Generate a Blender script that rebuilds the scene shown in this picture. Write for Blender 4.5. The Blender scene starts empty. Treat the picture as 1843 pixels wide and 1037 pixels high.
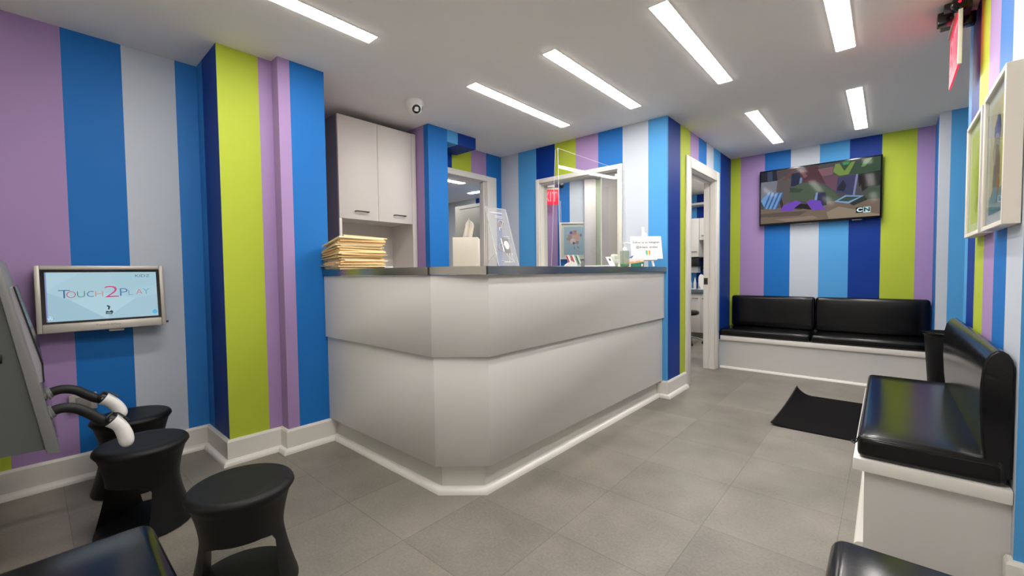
import bpy, bmesh, math, random
from mathutils import Vector, Matrix
random.seed(7)
C = bpy.context.scene.collection
PI = math.pi
R = math.radians

# ------------------------------------------------------------------ materials
def lin(c):
    return tuple(((v / 255) / 12.92 if v / 255 <= 0.04045 else ((v / 255 + 0.055) / 1.055) ** 2.4) for v in c) + (1.0,)

def new_mat(name):
    m = bpy.data.materials.new(name)
    m.use_nodes = True
    nt = m.node_tree
    b = nt.nodes['Principled BSDF']
    return m, nt, b

def mat(name, rgb, rough=0.5, metal=0.0, spec=0.5, bump=0.0, bscale=200, var=0.0, vscale=6, coat=0.0):
    m, nt, b = new_mat(name)
    c = lin(rgb)
    b.inputs['Base Color'].default_value = c
    b.inputs['Roughness'].default_value = rough
    b.inputs['Metallic'].default_value = metal
    b.inputs['Specular IOR Level'].default_value = spec
    if coat:
        b.inputs['Coat Weight'].default_value = coat
        b.inputs['Coat Roughness'].default_value = 0.1
    if bump or var:
        tc = nt.nodes.new('ShaderNodeTexCoord')
    if bump:
        n = nt.nodes.new('ShaderNodeTexNoise')
        n.inputs['Scale'].default_value = bscale
        n.inputs['Detail'].default_value = 3
        nt.links.new(tc.outputs['Object'], n.inputs['Vector'])
        bp = nt.nodes.new('ShaderNodeBump')
        bp.inputs['Strength'].default_value = bump
        bp.inputs['Distance'].default_value = 0.002
        nt.links.new(n.outputs['Fac'], bp.inputs['Height'])
        nt.links.new(bp.outputs['Normal'], b.inputs['Normal'])
    if var:
        n2 = nt.nodes.new('ShaderNodeTexNoise')
        n2.inputs['Scale'].default_value = vscale
        n2.inputs['Detail'].default_value = 4
        nt.links.new(tc.outputs['Object'], n2.inputs['Vector'])
        mx = nt.nodes.new('ShaderNodeMix')
        mx.data_type = 'RGBA'
        mx.inputs['A'].default_value = tuple(max(0, v * (1 - var)) for v in c[:3]) + (1,)
        mx.inputs['B'].default_value = tuple(min(1, v * (1 + var)) for v in c[:3]) + (1,)
        nt.links.new(n2.outputs['Fac'], mx.inputs['Factor'])
        nt.links.new(mx.outputs['Result'], b.inputs['Base Color'])
    return m

def emis(name, rgb, strength, base=None):
    m, nt, b = new_mat(name)
    b.inputs['Base Color'].default_value = lin(base or (20, 20, 20))
    b.inputs['Emission Color'].default_value = lin(rgb)
    b.inputs['Emission Strength'].default_value = strength
    return m

def clear(name, tint=(250, 252, 252), gloss=1.0, haze=0.0, hazecol=(225, 228, 230), rough=0.0):
    """thin clear sheet: mostly see-through with a fresnel reflection and, if asked, some white haze"""
    m = bpy.data.materials.new(name)
    m.use_nodes = True
    nt = m.node_tree
    nt.nodes.clear()
    out = nt.nodes.new('ShaderNodeOutputMaterial')
    tr = nt.nodes.new('ShaderNodeBsdfTransparent')
    tr.inputs['Color'].default_value = lin(tint)
    gl = nt.nodes.new('ShaderNodeBsdfGlossy')
    gl.inputs['Roughness'].default_value = rough
    # same reflectance from both sides of the sheet: 0.045 + 0.9 * (1 - cos)^5
    lw = nt.nodes.new('ShaderNodeLayerWeight')
    lw.inputs['Blend'].default_value = 0.5
    pw = nt.nodes.new('ShaderNodeMath')
    pw.operation = 'POWER'
    pw.inputs[1].default_value = 5.0
    nt.links.new(lw.outputs['Facing'], pw.inputs[0])
    mu = nt.nodes.new('ShaderNodeMath')
    mu.operation = 'MULTIPLY_ADD'
    mu.inputs[1].default_value = 0.9 * gloss
    mu.inputs[2].default_value = 0.045 * gloss
    nt.links.new(pw.outputs[0], mu.inputs[0])
    mx = nt.nodes.new('ShaderNodeMixShader')
    nt.links.new(mu.outputs[0], mx.inputs[0])
    last = tr
    if haze:
        df = nt.nodes.new('ShaderNodeBsdfDiffuse')
        df.inputs['Color'].default_value = lin(hazecol)
        m2 = nt.nodes.new('ShaderNodeMixShader')
        m2.inputs[0].default_value = haze
        nt.links.new(tr.outputs[0], m2.inputs[1])
        nt.links.new(df.outputs[0], m2.inputs[2])
        last = m2
    nt.links.new(last.outputs[0], mx.inputs[1])
    nt.links.new(gl.outputs[0], mx.inputs[2])
    nt.links.new(mx.outputs[0], out.inputs[0])
    return m

YEL, LIL, BLU, PAL, LBL, NAV = (178, 194, 60), (166, 138, 184), (30, 112, 188), (195, 202, 212), (80, 157, 215), (4, 52, 138)

def stripes(name, axis, stops, rough=0.55):
    """hand-painted vertical stripes: stops = [(start coordinate, colour), ...] along a wall's own axis"""
    m, nt, b = new_mat(name)
    lo = stops[0][0]
    hi = stops[-1][0] + 0.3
    geo = nt.nodes.new('ShaderNodeTexCoord')
    sep = nt.nodes.new('ShaderNodeSeparateXYZ')
    nt.links.new(geo.outputs['Object'], sep.inputs[0])
    mr = nt.nodes.new('ShaderNodeMapRange')
    mr.inputs['From Min'].default_value = lo
    mr.inputs['From Max'].default_value = hi
    nt.links.new(sep.outputs[axis.upper()], mr.inputs['Value'])
    cr = nt.nodes.new('ShaderNodeValToRGB')
    cr.color_ramp.interpolation = 'CONSTANT'
    els = cr.color_ramp.elements
    while len(els) > 1:
        els.remove(els[-1])
    els[0].position = 0
    els[0].color = lin(stops[0][1])
    for s, c in stops[1:]:
        e = els.new((s - lo) / (hi - lo))
        e.color = lin(c)
    nt.links.new(mr.outputs[0], cr.inputs[0])
    nt.links.new(cr.outputs[0], b.inputs['Base Color'])
    b.inputs['Roughness'].default_value = rough
    b.inputs['Specular IOR Level'].default_value = 0.22
    n = nt.nodes.new('ShaderNodeTexNoise')
    n.inputs['Scale'].default_value = 160
    nt.links.new(geo.outputs['Object'], n.inputs['Vector'])
    bp = nt.nodes.new('ShaderNodeBump')
    bp.inputs['Strength'].default_value = 0.12
    bp.inputs['Distance'].default_value = 0.002
    nt.links.new(n.outputs['Fac'], bp.inputs['Height'])
    nt.links.new(bp.outputs['Normal'], b.inputs['Normal'])
    return m

def floor_mat():
    m, nt, b = new_mat('vinyl_floor_tile')
    tc = nt.nodes.new('ShaderNodeTexCoord')
    sep = nt.nodes.new('ShaderNodeSeparateXYZ')
    nt.links.new(tc.outputs['Object'], sep.inputs[0])
    def mth(op, a=None, bb=None, v0=None, v1=None):
        n = nt.nodes.new('ShaderNodeMath')
        n.operation = op
        if a is not None: nt.links.new(a, n.inputs[0])
        if bb is not None: nt.links.new(bb, n.inputs[1])
        if v0 is not None: n.inputs[0].default_value = v0
        if v1 is not None: n.inputs[1].default_value = v1
        return n.outputs[0]
    W = 0.457
    def cell(sock, off):
        return mth('DIVIDE', mth('SUBTRACT', sock, v1=off), v1=W)
    cx, cy = cell(sep.outputs['X'], -1.05), cell(sep.outputs['Y'], 1.46)
    def edge(c):
        f = mth('FRACT', mth('ADD', c, v1=50.5))
        return mth('ABSOLUTE', mth('SUBTRACT', f, v1=0.5))
    dist = mth('MINIMUM', edge(cx), edge(cy))
    # how open the joint is changes along the floor
    nz = nt.nodes.new('ShaderNodeTexNoise')
    nz.inputs['Scale'].default_value = 2.2
    nt.links.new(tc.outputs['Object'], nz.inputs['Vector'])
    wid = mth('MULTIPLY', nz.outputs['Fac'], v1=0.0068)
    seam = mth('LESS_THAN', dist, wid)
    # tone per tile
    comb = nt.nodes.new('ShaderNodeCombineXYZ')
    nt.links.new(mth('FLOOR', mth('ADD', cx, v1=50)), comb.inputs[0])
    nt.links.new(mth('FLOOR', mth('ADD', cy, v1=50)), comb.inputs[1])
    wn = nt.nodes.new('ShaderNodeTexWhiteNoise')
    nt.links.new(comb.outputs[0], wn.inputs['Vector'])
    big = nt.nodes.new('ShaderNodeTexNoise')
    big.inputs['Scale'].default_value = 3.0
    big.inputs['Detail'].default_value = 6
    nt.links.new(tc.outputs['Object'], big.inputs['Vector'])
    fine = nt.nodes.new('ShaderNodeTexNoise')
    fine.inputs['Scale'].default_value = 90
    fine.inputs['Detail'].default_value = 4
    nt.links.new(tc.outputs['Object'], fine.inputs['Vector'])
    tone = mth('ADD', mth('MULTIPLY', wn.outputs['Value'], v1=0.15), mth('MULTIPLY', big.outputs['Fac'], v1=0.62))
    tone = mth('ADD', tone, mth('MULTIPLY', fine.outputs['Fac'], v1=0.35))
    cr = nt.nodes.new('ShaderNodeValToRGB')
    cr.color_ramp.elements[0].position = 0.3
    cr.color_ramp.elements[0].color = lin((102, 97, 90))
    cr.color_ramp.elements[1].position = 0.85
    cr.color_ramp.elements[1].color = lin((150, 143, 132))
    nt.links.new(tone, cr.inputs[0])
    mx = nt.nodes.new('ShaderNodeMix')
    mx.data_type = 'RGBA'
    nt.links.new(mth('MULTIPLY', seam, v1=0.42), mx.inputs['Factor'])
    nt.links.new(cr.outputs[0], mx.inputs['A'])
    mx.inputs['B'].default_value = lin((62, 57, 50))
    nt.links.new(mx.outputs['Result'], b.inputs['Base Color'])
    b.inputs['Roughness'].default_value = 0.42
    b.inputs['Specular IOR Level'].default_value = 0.4
    bp = nt.nodes.new('ShaderNodeBump')
    bp.inputs['Strength'].default_value = 0.25
    bp.inputs['Distance'].default_value = 0.001
    nt.links.new(fine.outputs['Fac'], bp.inputs['Height'])
    nt.links.new(bp.outputs['Normal'], b.inputs['Normal'])
    return m

def vcol_mat(name, strength, rough=0.12, spec=0.5):
    m, nt, b = new_mat(name)
    at = nt.nodes.new('ShaderNodeAttribute')
    at.attribute_name = 'Col'
    if strength > 0:
        b.inputs['Base Color'].default_value = (0.01, 0.01, 0.01, 1)
        nt.links.new(at.outputs['Color'], b.inputs['Emission Color'])
        b.inputs['Emission Strength'].default_value = strength
    else:
        nt.links.new(at.outputs['Color'], b.inputs['Base Color'])
    b.inputs['Roughness'].default_value = rough
    b.inputs['Specular IOR Level'].default_value = spec
    return m

M = dict(
    ceil=mat('ceiling_paint', (240, 236, 230), 0.9, spec=0.2, bump=0.1, bscale=120),
    white=mat('white_laminate', (205, 202, 198), 0.38, spec=0.4),
    trim=mat('white_gloss_paint', (228, 224, 216), 0.3, spec=0.5),
    kick=mat('grey_white_laminate', (206, 204, 196), 0.4),
    cabinet=mat('cabinet_melamine', (216, 210, 203), 0.45),
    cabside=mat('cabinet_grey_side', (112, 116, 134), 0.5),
    steel=mat('brushed_steel', (170, 165, 156), 0.22, metal=1.0, bump=0.02, bscale=60),
    seam=mat('dark_joint', (52, 50, 47), 0.5),
    chrome=mat('chrome', (200, 200, 200), 0.15, metal=1.0),
    bronze=mat('dark_nickel', (92, 86, 78), 0.35, metal=1.0),
    vinyl=mat('black_vinyl', (7, 7, 9), 0.2, spec=0.42, bump=0.05, bscale=260),
    plastic=mat('black_matte_plastic', (12, 12, 13), 0.48, spec=0.3, bump=0.18, bscale=420),
    rubber=mat('black_rubber', (16, 16, 17), 0.6),
    mat=mat('black_carpet', (20, 19, 19), 0.95, spec=0.1, bump=0.8, bscale=500),
    screenblk=mat('screen_black', (6, 6, 8), 0.08, spec=0.6),
    tvblk=mat('black_gloss_plastic', (8, 8, 9), 0.2),
    silver=mat('silver_plastic', (186, 180, 170), 0.38, metal=0.35),
    kiosk=mat('kiosk_grey', (80, 83, 82), 0.6),
    kioskedge=mat('kiosk_light_grey', (118, 118, 117), 0.45),
    handle=mat('white_plastic', (236, 234, 230), 0.28),
    paper=mat('white_paper', (240, 238, 234), 0.8),
    board=mat('white_sign_board', (240, 232, 228), 0.5),
    tissue=mat('tissue_paper', (246, 242, 232), 0.9),
    tbox=mat('tissue_box_card', (226, 219, 204), 0.6),
    manila=mat('manila_folder', (250, 222, 168), 0.75, var=0.12, vscale=9),
    manila2=mat('manila_folder_pale', (252, 236, 200), 0.75, var=0.1, vscale=9),
    manila3=mat('manila_folder_deep', (240, 204, 146), 0.75, var=0.12, vscale=9),
    sheet=mat('grey_white_paper', (206, 204, 204), 0.8),
    frame=mat('white_picture_frame', (232, 224, 210), 0.4),
    mount=mat('picture_mount', (232, 232, 222), 0.9),
    black=mat('black_paint', (10, 10, 11), 0.45),
    grey=mat('grey_enamel', (128, 127, 121), 0.5),
    dgrey=mat('dark_grey_plastic', (48, 48, 50), 0.45),
    green=mat('green_liquid', (24, 158, 82), 0.25),
    pgreen=mat('pale_green_film', (206, 216, 192), 0.4),
    red=mat('red_print', (196, 52, 58), 0.6),
    pink=mat('pink_white_card', (232, 208, 206), 0.6),
    teal=mat('teal_print', (30, 110, 92), 0.6),
    yell=mat('yellow_print', (224, 176, 84), 0.6),
    blue=mat('blue_card', (70, 104, 160), 0.6),
    text=mat('grey_lettering', (98, 92, 100), 0.7),
    light=emis('lamp_diffuser', (255, 250, 245), 46.0, (240, 240, 240)),
    light2=emis('added_lamp_diffuser_corridor', (255, 248, 242), 55.0, (240, 240, 240)),  # only for the added corridor lamp
    light4=emis('lamp_diffuser_back_office', (255, 252, 246), 100.0, (240, 240, 240)),
    light3=emis('added_lamp_diffuser_treatment', (255, 252, 248), 95.0, (240, 240, 240)),  # only for the added treatment room lamp
    glass=clear('window_glass', (250, 252, 251), gloss=0.7),
    frost=clear('hazy_glass', (246, 247, 246), haze=0.25, hazecol=(196, 190, 190)),
    acrylic=clear('clear_acrylic', (250, 252, 252)),
    acredge=clear('acrylic_edge_glint', (245, 248, 248), haze=0.75, hazecol=(250, 250, 250)),  # white haze stands in for light caught by the acrylic edges
    acrprint=clear('acrylic_print', (244, 245, 246), haze=0.26, hazecol=(226, 227, 230)),
    bottle=clear('clear_bottle', (222, 228, 218), haze=0.18, hazecol=(206, 212, 198)),
    exitred=emis('exit_red', (255, 40, 74), 0.95, (120, 10, 20)),
    exitpale=emis('exit_letters', (255, 120, 140), 1.3, (150, 60, 60)),
    led=emis('red_led', (255, 20, 50), 2.0),
    pgwall=mat('pale_green_paint', (186, 198, 170), 0.7),
    gwall=mat('grey_paint', (188, 182, 180), 0.7),
    wwall=mat('white_paint', (214, 208, 206), 0.7),
    wwall2=mat('bounce_white_paint', (244, 242, 238), 0.7),  # kept bright so the unseen walls bounce fill light
    floor=floor_mat(),
)

# ------------------------------------------------------------------ mesh helpers
def bmn(): return bmesh.new()

def merge(bm, b2, mi=None, mtx=None):
    if mtx is not None:
        bmesh.ops.transform(b2, matrix=mtx, verts=b2.verts)
    if mi is not None:
        for f in b2.faces: f.material_index = mi
    me = bpy.data.meshes.new('tmp')
    b2.to_mesh(me)
    b2.free()
    bm.from_mesh(me)
    bpy.data.meshes.remove(me)

def box(bm, x0, y0, z0, x1, y1, z1, mi=0, mtx=None):
    vs = [Vector((x, y, z)) for z in (z0, z1) for y in (y0, y1) for x in (x0, x1)]
    if mtx is not None: vs = [mtx @ v for v in vs]
    v = [bm.verts.new(p) for p in vs]
    for q in ((0, 2, 3, 1), (4, 5, 7, 6), (0, 1, 5, 4), (2, 6, 7, 3), (0, 4, 6, 2), (1, 3, 7, 5)):
        f = bm.faces.new([v[i] for i in q])
        f.material_index = mi
    return bm

def bev(bm, w, seg=2):
    bmesh.ops.bevel(bm, geom=list(bm.edges), offset=w, segments=seg, profile=0.5, affect='EDGES', clamp_overlap=True)
    return bm

def bbox(bm, x0, y0, z0, x1, y1, z1, w=0.004, seg=2, mi=0, mtx=None):
    b = bmn()
    box(b, x0, y0, z0, x1, y1, z1)
    bev(b, w, seg)
    merge(bm, b, mi, mtx)
    return bm

def cushion(bm, lo, hi, r, k=4, n=8, puff=(0, 0, 0), mtx=None, mi=0):
    """soft box: rounded edges of radius r and faces that swell by puff on each axis"""
    lo, hi = Vector(lo), Vector(hi)
    ax = []
    for i in range(3):
        a = [lo[i] + r * (1 - math.cos(j / k * PI / 2)) * 1.0 for j in range(k + 1)]
        mid = [lo[i] + r + (hi[i] - lo[i] - 2 * r) * j / n for j in range(1, n)]
        bb = [lo[i] + hi[i] - v for v in reversed(a)]
        ax.append(a + mid + bb)
    c, h = (lo + hi) / 2, (hi - lo) / 2
    b = bmn()
    cache = {}
    def vert(p):
        key = tuple(round(v, 6) for v in p)
        if key in cache: return cache[key]
        q = Vector([min(max(p[i], lo[i] + r), hi[i] - r) for i in range(3)])
        d = Vector(p) - q
        if d.length > 1e-9: d = d.normalized() * r
        q = q + d
        t = [(q[i] - c[i]) / h[i] for i in range(3)]
        for i in range(3):
            j, l = (i + 1) % 3, (i + 2) % 3
            q[i] += puff[i] * t[i] * max(0, 1 - t[j] ** 4) * max(0, 1 - t[l] ** 4)
        v = b.verts.new(q)
        cache[key] = v
        return v
    for i in range(3):
        j, l = (i + 1) % 3, (i + 2) % 3
        for side in (0, 1):
            for a in range(len(ax[j]) - 1):
                for e in range(len(ax[l]) - 1):
                    ps = []
                    for da, de in ((0, 0), (1, 0), (1, 1), (0, 1)):
                        p = [0, 0, 0]
                        p[i] = (lo, hi)[side][i]
                        p[j] = ax[j][a + da]
                        p[l] = ax[l][e + de]
                        ps.append(vert(p))
                    if side == 0: ps.reverse()
                    if len(set(ps)) > 2:
                        try: b.faces.new(list(dict.fromkeys(ps)))
                        except ValueError: pass
    merge(bm, b, mi, mtx)
    return bm

def prism(bm, poly, z0, z1, mi=0, mtx=None, miside=None):
    """poly: counter-clockwise (x, y) outline pulled up from z0 to z1"""
    lo = [Vector((x, y, z0)) for x, y in poly]
    hi = [Vector((x, y, z1)) for x, y in poly]
    if mtx is not None:
        lo, hi = [mtx @ v for v in lo], [mtx @ v for v in hi]
    a = [bm.verts.new(v) for v in lo]
    b = [bm.verts.new(v) for v in hi]
    n = len(poly)
    bm.faces.new(list(reversed(a))).material_index = mi
    bm.faces.new(b).material_index = mi
    for i in range(n):
        f = bm.faces.new((a[i], a[(i + 1) % n], b[(i + 1) % n], b[i]))
        f.material_index = mi if miside is None else miside
    return bm

def frame_z(d):
    d = Vector(d).normalized()
    return d.to_track_quat('Z', 'Y').to_matrix().to_4x4()

def lathe(bm, prof, origin=(0, 0, 0), direction=(0, 0, 1), seg=32, mi=0, cap=True, sx=1, sy=1):
    """prof: list of (radius, height) turned about an axis through origin"""
    mt = Matrix.Translation(origin) @ frame_z(direction)
    rings = []
    for r, z in prof:
        if r < 1e-6:
            rings.append([bm.verts.new(mt @ Vector((0, 0, z)))])
        else:
            rings.append([bm.verts.new(mt @ Vector((sx * r * math.cos(2 * PI * i / seg), sy * r * math.sin(2 * PI * i / seg), z))) for i in range(seg)])
    for a, b in zip(rings, rings[1:]):
        for i in range(seg):
            j = (i + 1) % seg
            if len(a) == 1 and len(b) == 1: continue
            if len(a) == 1: f = bm.faces.new((a[0], b[j], b[i]))
            elif len(b) == 1: f = bm.faces.new((a[i], a[j], b[0]))
            else: f = bm.faces.new((a[i], a[j], b[j], b[i]))
            f.material_index = mi
    if cap:
        if len(rings[0]) > 1: bm.faces.new(list(reversed(rings[0]))).material_index = mi
        if len(rings[-1]) > 1: bm.faces.new(rings[-1]).material_index = mi
    bmesh.ops.recalc_face_normals(bm, faces=bm.faces)
    return bm

def spline(pts, n=8):
    pts = [Vector(p) for p in pts]
    P = [pts[0] * 2 - pts[1]] + pts + [pts[-1] * 2 - pts[-2]]
    out = []
    for i in range(1, len(P) - 2):
        p0, p1, p2, p3 = P[i - 1:i + 3]
        for k in range(n):
            t = k / n
            out.append(0.5 * ((2 * p1) + (p2 - p0) * t + (2 * p0 - 5 * p1 + 4 * p2 - p3) * t * t + (3 * p1 - p0 - 3 * p2 + p3) * t ** 3))
    out.append(pts[-1])
    return out

def tube(bm, pts, r, seg=10, mi=0, cap=True):
    pts = [Vector(p) for p in pts]
    n = len(pts)
    rad = r if callable(r) else (lambda i: r)
    t0 = (pts[1] - pts[0]).normalized()
    up = Vector((0, 0, 1)) if abs(t0.z) < 0.9 else Vector((1, 0, 0))
    x = t0.cross(up).normalized()
    rings = []
    for i in range(n):
        t = (pts[min(i + 1, n - 1)] - pts[max(i - 1, 0)]).normalized()
        x = (x - t * x.dot(t)).normalized()
        y = t.cross(x)
        rings.append([bm.verts.new(pts[i] + (x * math.cos(2 * PI * k / seg) + y * math.sin(2 * PI * k / seg)) * rad(i)) for k in range(seg)])
    for a, b in zip(rings, rings[1:]):
        for k in range(seg):
            bm.faces.new((a[k], a[(k + 1) % seg], b[(k + 1) % seg], b[k])).material_index = mi
    if cap:
        bm.faces.new(list(reversed(rings[0]))).material_index = mi
        bm.faces.new(rings[-1]).material_index = mi
    return bm

def sweep(bm, path, prof, mi=0):
    """prof (out, z) carried along a plan path; 'out' points to the right-hand side of the walking direction"""
    P = [Vector(p) for p in path]
    n = len(P)
    rings = []
    for i in range(n):
        d0 = (P[i] - P[i - 1]).normalized() if i > 0 else None
        d1 = (P[i + 1] - P[i]).normalized() if i < n - 1 else None
        nn = [Vector((d.y, -d.x)) for d in (d0, d1) if d is not None]
        m = sum(nn, Vector((0, 0))).normalized()
        m = m / max(0.2, m.dot(nn[0]))
        rings.append([bm.verts.new((P[i].x + m.x * o, P[i].y + m.y * o, z)) for o, z in prof])
    k = len(prof)
    for a, b in zip(rings, rings[1:]):
        for i in range(k):
            bm.faces.new((a[i], a[(i + 1) % k], b[(i + 1) % k], b[i])).material_index = mi
    bm.faces.new(rings[0]).material_index = mi
    bm.faces.new(list(reversed(rings[-1]))).material_index = mi
    bmesh.ops.recalc_face_normals(bm, faces=bm.faces)
    return bm

# ------------------------------------------------------------------ object helpers
LOCAL = {}      # root name -> inverse world matrix, to place parts measured in room coordinates

def obj(name, bm, mats, parent=None, smooth=True, ang=38):
    me = bpy.data.meshes.new(name)
    if parent is not None:
        inv = LOCAL.get(parent.name)
        if inv is not None:
            bmesh.ops.transform(bm, matrix=inv, verts=bm.verts)
    bm.to_mesh(me)
    bm.free()
    for m in (mats if isinstance(mats, (list, tuple)) else [mats]):
        me.materials.append(m)
    if smooth:
        me.polygons.foreach_set('use_smooth', [True] * len(me.polygons))
        me.set_sharp_from_angle(angle=R(ang))
    o = bpy.data.objects.new(name, me)
    C.objects.link(o)
    if parent is not None:
        o.parent = parent
        if parent.name in LOCAL: LOCAL[o.name] = LOCAL[parent.name]
    return o

def tag(o, label=None, cat=None, group=None, kind=None):
    if label: o['label'] = label
    if cat: o['category'] = cat
    if group: o['group'] = group
    if kind: o['kind'] = kind
    return o

def thing(name, label, cat, loc=(0, 0, 0), rot=0, group=None):
    o = bpy.data.objects.new(name, None)
    o.empty_display_size = 0.05
    o.location = loc
    o.rotation_euler = (0, 0, rot)
    C.objects.link(o)
    LOCAL[o.name] = (Matrix.Translation(loc) @ Matrix.Rotation(rot, 4, 'Z')).inverted()
    return tag(o, label, cat, group)

def struct(name, bm, mats, parent=None, smooth=False):
    o = obj(name, bm, mats, parent, smooth)
    if parent is None: o['kind'] = 'structure'
    return o

def copy_thing(root, loc, rot, label):
    r = root.copy()
    C.objects.link(r)
    r.location = loc
    r.rotation_euler = (0, 0, rot)
    r['label'] = label
    for ch in list(root.children):
        c = ch.copy()
        C.objects.link(c)
        c.parent = r
        for g in list(ch.children):
            d = g.copy()
            C.objects.link(d)
            d.parent = c
    return r

def text_bm(s, size, depth=0.0004, align='CENTER', bold=0.0):
    cu = bpy.data.curves.new('t', 'FONT')
    cu.body = s
    cu.size = size
    cu.extrude = depth
    cu.offset = bold
    cu.align_x = align
    cu.align_y = 'CENTER'
    cu.resolution_u = 3
    o = bpy.data.objects.new('t', cu)
    C.objects.link(o)
    bpy.context.view_layer.update()
    me = bpy.data.meshes.new_from_object(o.evaluated_get(bpy.context.evaluated_depsgraph_get()))
    bm = bmn()
    bm.from_mesh(me)
    bpy.data.objects.remove(o)
    bpy.data.curves.remove(cu)
    bpy.data.meshes.remove(me)
    return bm

def plane_mtx(origin, u, v):
    """local x -> u, local y -> v, local z -> out of the surface"""
    u, v = Vector(u).normalized(), Vector(v).normalized()
    w = u.cross(v)
    m = Matrix((u, v, w)).transposed().to_4x4()
    m.translation = Vector(origin)
    return m

def display(name, polys, w, h, mtx, material, parent, step=0.00025):
    """flat coloured shapes of a picture; polys = [(points in 0..1, rgb)]"""
    bm = bmn()
    lay = bm.loops.layers.float_color.new('Col')
    for i, (pts, c) in enumerate(polys):
        vs = [bm.verts.new(mtx @ Vector((p[0] * w, p[1] * h, i * step))) for p in pts]
        try:
            f = bm.faces.new(vs)
        except ValueError:
            continue
        col = lin(c)
        for l in f.loops: l[lay] = col
    for f in list(bm.faces):
        pass
    return obj(name, bm, material, parent, smooth=False)

def circle_pts(cx, cy, rx, ry, n=20, a0=0, a1=2 * PI):
    return [(cx + rx * math.cos(a0 + (a1 - a0) * i / n), cy + ry * math.sin(a0 + (a1 - a0) * i / n)) for i in range(n + (0 if abs(a1 - a0 - 2 * PI) < 1e-6 else 1))]

# ------------------------------------------------------------------ measured room
ZC = 2.457
xA, xB, xC_ = -3.338, -2.917, -2.821
yB1, yB2, yC_ = 0.761, 1.056, 1.342
yW, xD, yT = 3.691, -1.444, 5.687
xV = -3.396
ZB = 0.145

struct('floor', box(bmn(), -7.8, -0.7, -0.06, 1.6, 8.6, 0.0), M['floor'])
struct('ceiling', box(bmn(), -7.8, -0.7, ZC, 1.6, 8.6, ZC + 0.1), M['ceil'])

s_left = stripes('left_wall_stripes', 'y', [(-0.60, PAL), (-0.36, NAV), (-0.345, YEL), (-0.088, LIL), (0.157, BLU), (0.398, PAL), (0.645, (52, 126, 198))])  # last stripe is the light blue, darkened to carry its shade
struct('wall_left', box(bmn(), xA - 0.1, -0.6, 0, xA, yB1, ZC), s_left)

def block(name, x0, y0, z0, x1, y1, z1, mx, my):
    """wall block: faces across x painted by my (runs along y), faces across y painted by mx (runs along x)"""
    bm = box(bmn(), x0, y0, z0, x1, y1, z1)
    bm.normal_update()
    for f in bm.faces:
        f.material_index = 0 if abs(f.normal.x) > 0.5 else 1
    return struct(name, bm, [my, mx])

block('wall_pillar', xA - 0.1, yB1, 0, xB, yB2, ZC,
      stripes('pillar_side_stripes', 'x', [(-3.5, (52, 126, 198)), (-3.215, NAV)]),  # same light-blue stripe round the corner, shade put into its colour
      stripes('pillar_front_stripes', 'y', [(0.6, YEL), (0.979, LIL)]))
block('wall_pillar_step', xA - 0.1, yB2, 0, xC_, yC_, ZC,
      stripes('step_side_stripes', 'x', [(-3.5, LIL)]),
      stripes('step_front_stripes', 'y', [(0.9, LIL), (1.125, BLU)]))
struct('wall_reception', box(bmn(), -3.78, yC_, 0, -3.68, 2.41, ZC), M['wwall'])
block('wall_stub', -3.68, 2.41, 0, -3.1, 2.632, ZC,
      stripes('stub_side_stripes', 'x', [(-3.8, LIL), (-3.166, BLU)]),
      stripes('stub_front_stripes', 'y', [(2.3, BLU)]))
bm = box(bmn(), xV, 2.632, 2.345, -3.1, 3.0, ZC)
struct('wall_soffit', bm, stripes('soffit_stripes', 'y', [(2.5, LBL), (2.763, NAV)]))
# wall with the tall opening behind the desk (runs along y)
W1 = (2.70, 3.45, 0.0, 2.142)
bm = bmn()
box(bm, xV - 0.1, 2.632, 0, xV, W1[0], ZC)
box(bm, xV - 0.1, W1[1], 0, xV, yW, ZC)
box(bm, xV - 0.1, W1[0], W1[3], xV, W1[1], ZC)
s_v = stripes('reception_wall_stripes', 'y', [(2.5, NAV), (2.94, YEL), (3.21, LIL), (3.44, BLU)])
struct('wall_behind_desk', bm, s_v)
# wall with the hatch (runs along x)
W2 = (-2.83, -1.905, 1.165, 2.072)
bm = bmn()
box(bm, xV - 0.1, yW, 0, W2[0], yW + 0.12, ZC)
box(bm, W2[1], yW, 0, xD, yW + 0.12, ZC)
box(bm, W2[0], yW, W2[3], W2[1], yW + 0.12, ZC)
box(bm, W2[0], yW, 0, W2[1], yW + 0.12, W2[2])
bm.normal_update()
cx_ = [f for f in bm.faces if f.normal.x > 0.5 and f.calc_center_median().x > xD - 0.01]
for f in cx_: f.material_index = 1
s_w = stripes('hatch_wall_stripes', 'x', [(-3.5, PAL), (-3.137, LBL), (-2.884, NAV), (-2.633, YEL), (-2.381, LIL), (-2.123, BLU), (-1.866, PAL), (-1.614, LBL)])
s_d = stripes('door_wall_stripes', 'y', [(3.5, NAV), (4.0, YEL), (4.262, LIL), (4.512, BLU), (4.757, PAL), (5.0, LBL), (5.262, NAV)])
s_d2 = stripes('door_wall_return_stripes', 'y', [(3.5, LBL), (3.715, NAV), (4.0, YEL)])
struct('wall_hatch', bm, [s_w, s_d2])
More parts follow.
